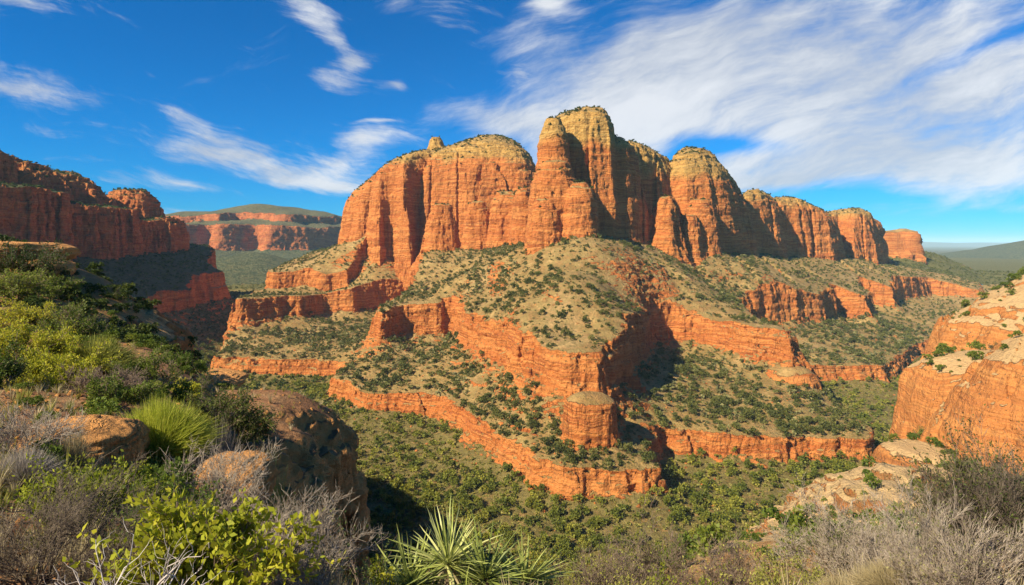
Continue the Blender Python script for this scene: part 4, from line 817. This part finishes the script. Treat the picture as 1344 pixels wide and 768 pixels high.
def yucca(px, top, wpx, Y, seed, heads, label):
    loc, w_, h = stand(px, top, wpx, Y); g = np.random.default_rng(seed); r = plant('yucca', 'yucca', label, loc); r.rotation_euler = (0, 0, 0)
    for (ox, oy, hz, L0, nb) in heads:
        n = nb; K = 6; t = np.linspace(0, 1, K); a = g.uniform(0, 6.28, n); el = np.arcsin(g.uniform(-.05, 1, n)); L = L0 * g.uniform(.5, 1.08, n)
        D = np.stack([np.cos(a) * np.cos(el), np.sin(a) * np.cos(el), np.sin(el)], 1); O = np.array([ox * w_, oy * w_, hz * h])
        P = O + D[:, None] * (.03 + L[:, None] * t)[..., None]; P[..., 2] -= (.06 + .3 * g.uniform(0, 1, n) ** 3)[:, None] * L[:, None] * t ** 2.2 * np.cos(el)[:, None]; P = P + np.cumsum(g.normal(size=P.shape) * .006, 1)
        wd = .020 * np.array([.7, 1.0, .95, .75, .45, .04])[None] * np.ones((n, 1))
        fol('leaf_rosette', ribbons(P, wd, g, np.tile([0, 0, 1.0], (n, 1)) + .5 * rdir(n, g)), g, G_YU, r, 12)
        a = g.uniform(0, 6.28, 40); D = np.stack([np.cos(a), np.sin(a), g.uniform(-1.6, -.3, 40)], 1); D = unit(D); P = np.array([ox * w_, oy * w_, hz * h]) + D[:, None] * (.02 + L0 * .6 * g.uniform(.5, 1, 40)[:, None] * t)[..., None]
        fol('dry_leaf_skirt', ribbons(P, .016 * np.array([.7, 1.0, .95, .75, .45, .04])[None] * np.ones((40, 1)), g), g, G_ST, r, 12)
        tk = np.stack([np.linspace([ox * w_ * .6, oy * w_ * .6, 0], O, 5)]); link('stalk', make_mesh('stalk', *tubes(tk, np.full((1, 5), .04), 8), W_BR), r)
    return r
yucca(608, 682, 215, 5.6, 31, [(-.32, 0, .36, .52, 90), (-.10, .06, .54, .60, 120), (.14, -.03, .46, .58, 110), (.38, .06, .34, .54, 90), (-.48, .05, .20, .40, 60), (.02, -.12, .24, .42, 60), (.50, 0, .18, .36, 50)], 'spiky yucca with sword-like pale leaves at the bottom edge')
leafy('leafy_bush', 588, 690, 80, 5.9, 'bright yellow green bush growing up through the yucca', G_YG, 32, .035, 1800, W_BR, 7, 5)
leafy('leafy_bush', 512, 725, 50, 5.6, 'small yellow leafed bush left of the yucca', G_YG, 33, .035, 900, W_BR, 5, 5)
# right hand slope
leafy('leafy_bush', 700, 742, 90, 12, 'olive green bush low on the slope edge between yucca and dry tuft', G_GR, 71, .05, 4200, W_DK, 10, 7)
leafy('leafy_bush', 835, 738, 120, 15, 'dusty green bush in front of the two brown thickets', G_OL, 72, .06, 5000, W_DK, 10, 7)
leafy('leafy_bush', 895, 748, 80, 12, 'yellowish bush at the lower end of the sandy spur', G_YG, 73, .05, 3000, W_DK, 9, 6)
twigs('brown_thicket', 800, 712, 130, 22, 'brown bare thicket on the slope right of the yucca', W_BR, 34, 20, 8, 4, .014, leafm=G_OL, nl=3500, leaf=.07)
twigs('brown_thicket', 880, 690, 130, 24, 'tall brown thin-leafed thicket left of the sandy spur', W_BR, 35, 18, 8, 4, .015, leafm=G_JU, nl=4000, leaf=.07)
twigs('brown_thicket', 960, 728, 90, 14, 'grey brown thicket in front of the sandy spur', W_BR, 36, 20, 8, 4, .012, leafm=G_OL, nl=1200, leaf=.06)
twigs('grey_thicket', 1125, 676, 150, 16, 'wide violet grey bare thicket in the middle of the right slope', W_GY, 37, 26, 9, 4, .012, leafm=G_JU, nl=5000, leaf=.05)
twigs('grey_thicket', 1165, 690, 150, 12, 'grey bare thicket beside the dark leafed shrub', W_GY, 38, 22, 8, 4, .009, leafm=G_SG, nl=500, leaf=.04)
leafy('leafy_bush', 1040, 735, 110, 11, 'olive bush below the wide grey thicket', G_OL, 39, .045, 5000, W_DK, 12, 7)
twigs('grey_shrub', 1318, 580, 260, 8.2, 'big grey branched shrub with small dark green leaves in the right corner', W_DK, 40, 20, 9, 4, .012, .6, .14, 'shrub', G_JU, 16000, .036)
twigs('grey_shrub', 1350, 600, 200, 7.2, 'grey shrub with dense dark twigs at the right edge', W_DK, 43, 22, 9, 4, .008, .7, .14, 'shrub', G_DK, 5000, .03)
twigs('grey_shrub', 1250, 672, 170, 6.2, 'grey green shrub with pale upright twigs in front of the big branched shrub', W_GY, 44, 24, 9, 4, .006, .6, .12, 'shrub', G_SG, 2500, .025)
broom('grass_tuft', 1180, 722, 150, 6.6, 'long pale straw grass tuft at the bottom of the right slope', G_ST, 45, 3600, .006, None, .35, 'grass')
broom('grass_tuft', 1100, 742, 100, 7.4, 'short straw grass tuft left of the long one', G_ST, 46, 2000, .006, None, .35, 'grass')
broom('grass_tuft', 740, 738, 110, 9, 'dry grass tuft on the slope edge right of the yucca', G_OL, 47, 2200, .008, None, .35, 'grass')
for k, (px, top, wpx, Y, mt) in enumerate([(1330, 452, 60, 125, G_GR), (1322, 366, 40, 230, G_DK), (1340, 500, 50, 118, G_GR), (1210, 575, 36, 190, G_GR), (1275, 505, 26, 140, G_SG)]):
    leafy('bluff_bush', px, top, wpx, Y, ['large green bush on the right edge of the sandy bluff', 'dark bush on the highest top of the sandy bluff', 'green bush below the large one on the sandy bluff', 'green bush in the cleft at the foot of the sandy bluff', 'grey green bush alone on the pale sand of the bluff'][k], mt, 60 + k, .38, 2600)

# loose stones and dry grass over the near ground
g = np.random.default_rng(88)
def near_points(n, y0, y1, xl, xr):
    y = y0 * (y1 / y0) ** g.uniform(0, 1, n); x = g.uniform(xl, xr, n) * y; z, f, sl = sample(x, y); k = ((f == 6) | (f == PROM)) & (sl < 1.2); return np.stack([x, y, z], 1)[k]
def stone_proto(seed):
    q = np.random.default_rng(seed); a = np.array([(math.cos(t) * math.sin(p), math.sin(t) * math.sin(p), math.cos(p)) for p in (.5, 1.3, 2.1) for t in np.arange(6) * 1.047 + p]); V = a * q.uniform(.35, .55, (18, 1)) * np.array([1, .8, .6])
    F = [(6 * r + i, 6 * r + 6 + i, 6 * r + 6 + (i + 1) % 6, 6 * r + (i + 1) % 6) for r in (0, 1) for i in range(6)] + [(0, 1, 2, 3), (0, 3, 4, 5)]
    return V, np.array(F), np.zeros(18)
P = near_points(5000, 5, 60, -.95, -.1); st = merged_scatter('loose_stones', P, .03 + .22 * g.uniform(0, 1, len(P)) ** 4 * np.minimum(P[:, 1] / 12, 1.5), [stone_proto(i) for i in range(5)], M_NEAR, kind='stuff')
mk = st.data.attributes.new('mask', 'FLOAT_COLOR', 'POINT'); mk.data.foreach_set('color', np.tile(np.array([1, .1, 0, 0], np.float32), len(st.data.vertices)))
x, y, z, f, sl, g2 = scatter(9000, 240, 720, 23, -.6, .9, 1.5)
keep = ((f == 2) | (f == 0)) & (sl < 1.2) & (fbm(x / 14, y / 14, 5.1, 3) > .02) & (sl > .12); P = np.stack([x, y, z], 1)[keep]
st = merged_scatter('scree_rubble', P, .5 + 3.0 * g2.uniform(0, 1, len(P)) ** 5, [stone_proto(20 + i) for i in range(6)], M_MAIN, kind='stuff')
mk = st.data.attributes.new('mask', 'FLOAT_COLOR', 'POINT'); mk.data.foreach_set('color', np.tile(np.array([1, .1, 0, 0], np.float32), len(st.data.vertices)))
def tuft_proto(seed, n=26):
    q = np.random.default_rng(seed); a = q.uniform(0, 6.28, n); t = np.linspace(0, 1, 3); L = q.uniform(.5, 1, n); lean = q.uniform(.1, .8, n)
    Pq = np.stack([np.cos(a)[:, None] * (.05 + lean[:, None] * L[:, None] * t ** 1.5 * .7), np.sin(a)[:, None] * (.05 + lean[:, None] * L[:, None] * t ** 1.5 * .7), L[:, None] * t * (1 - .25 * lean[:, None] * t)], -1)
    V, F = ribbons(Pq, .03 * np.array([1, .8, .1])[None] * np.ones((n, 1)), q); return V, F, np.repeat(q.uniform(0, 1, n), 6)
TP = [tuft_proto(i) for i in range(6)]
P = near_points(2600, 5, 70, -.95, .05); merged_scatter('dry_grass', P, (.12 + .38 * g.uniform(0, 1, len(P)) ** 2), TP, G_ST, kind='stuff')
P = near_points(1500, 6, 60, -.95, -.1); merged_scatter('green_grass', P, (.15 + .4 * g.uniform(0, 1, len(P)) ** 2), TP, G_OL, kind='stuff')
P = near_points(1400, 7, 60, .05, .95); merged_scatter('slope_grass', P, (.2 + .6 * g.uniform(0, 1, len(P)) ** 2), TP, G_ST, kind='stuff')
x, y, z, f, sl, g2 = scatter(700, 9, 60, 19, -.95, -.2, 1.3)
keep = (f == 6) & (sl < 1.0) & (g2.uniform(-.4, .5, len(x)) < fbm(x / 5, y / 5, 2.3, 2)); pts = np.stack([x, y, z - .05], 1)[keep]; sz = g2.uniform(.35, 1.1, len(x))[keep]
b1 = split_big(pts, sz, 110, visible(pts[:, 0], pts[:, 1], pts[:, 2] + sz * .6) & (np.abs(pts[:, 0] / pts[:, 1] * FPX) < 690))
FINE = [crown_proto(500 + i, 900, 10, .8, .075) for i in range(4)]
individuals('low_shrub', pts[b1], sz[b1], FINE, G_GR, 'knee high green shrub growing low among the larger bushes of the near hillside', 'shrub', 'low shrubs on the near hillside', '')

# ------------------------------------------------------------------ the air
def haze():
    m, N = mat('thin_blue_air'); v = N.n('ShaderNodeVolumePrincipled'); v.inputs['Color'].default_value = (.50, .80, 1.0, 1); v.inputs['Density'].default_value = 4.5e-5; v.inputs['Anisotropy'].default_value = -.25
    N.put(N.n('ShaderNodeOutputMaterial').inputs['Volume'], v.outputs[0])
    x0, x1, y0, y1, z0, z1 = -31000, 41000, -1200, 43000, -280, 260
    V = np.array([(x, y, z) for z in (z0, z1) for y in (y0, y1) for x in (x0, x1)], float)
    F = np.array([(0, 2, 3, 1), (4, 5, 7, 6), (0, 1, 5, 4), (2, 6, 7, 3), (0, 4, 6, 2), (1, 3, 7, 5)]); link('haze', make_mesh('haze', V, F, m, None, False), kind='stuff')
haze()
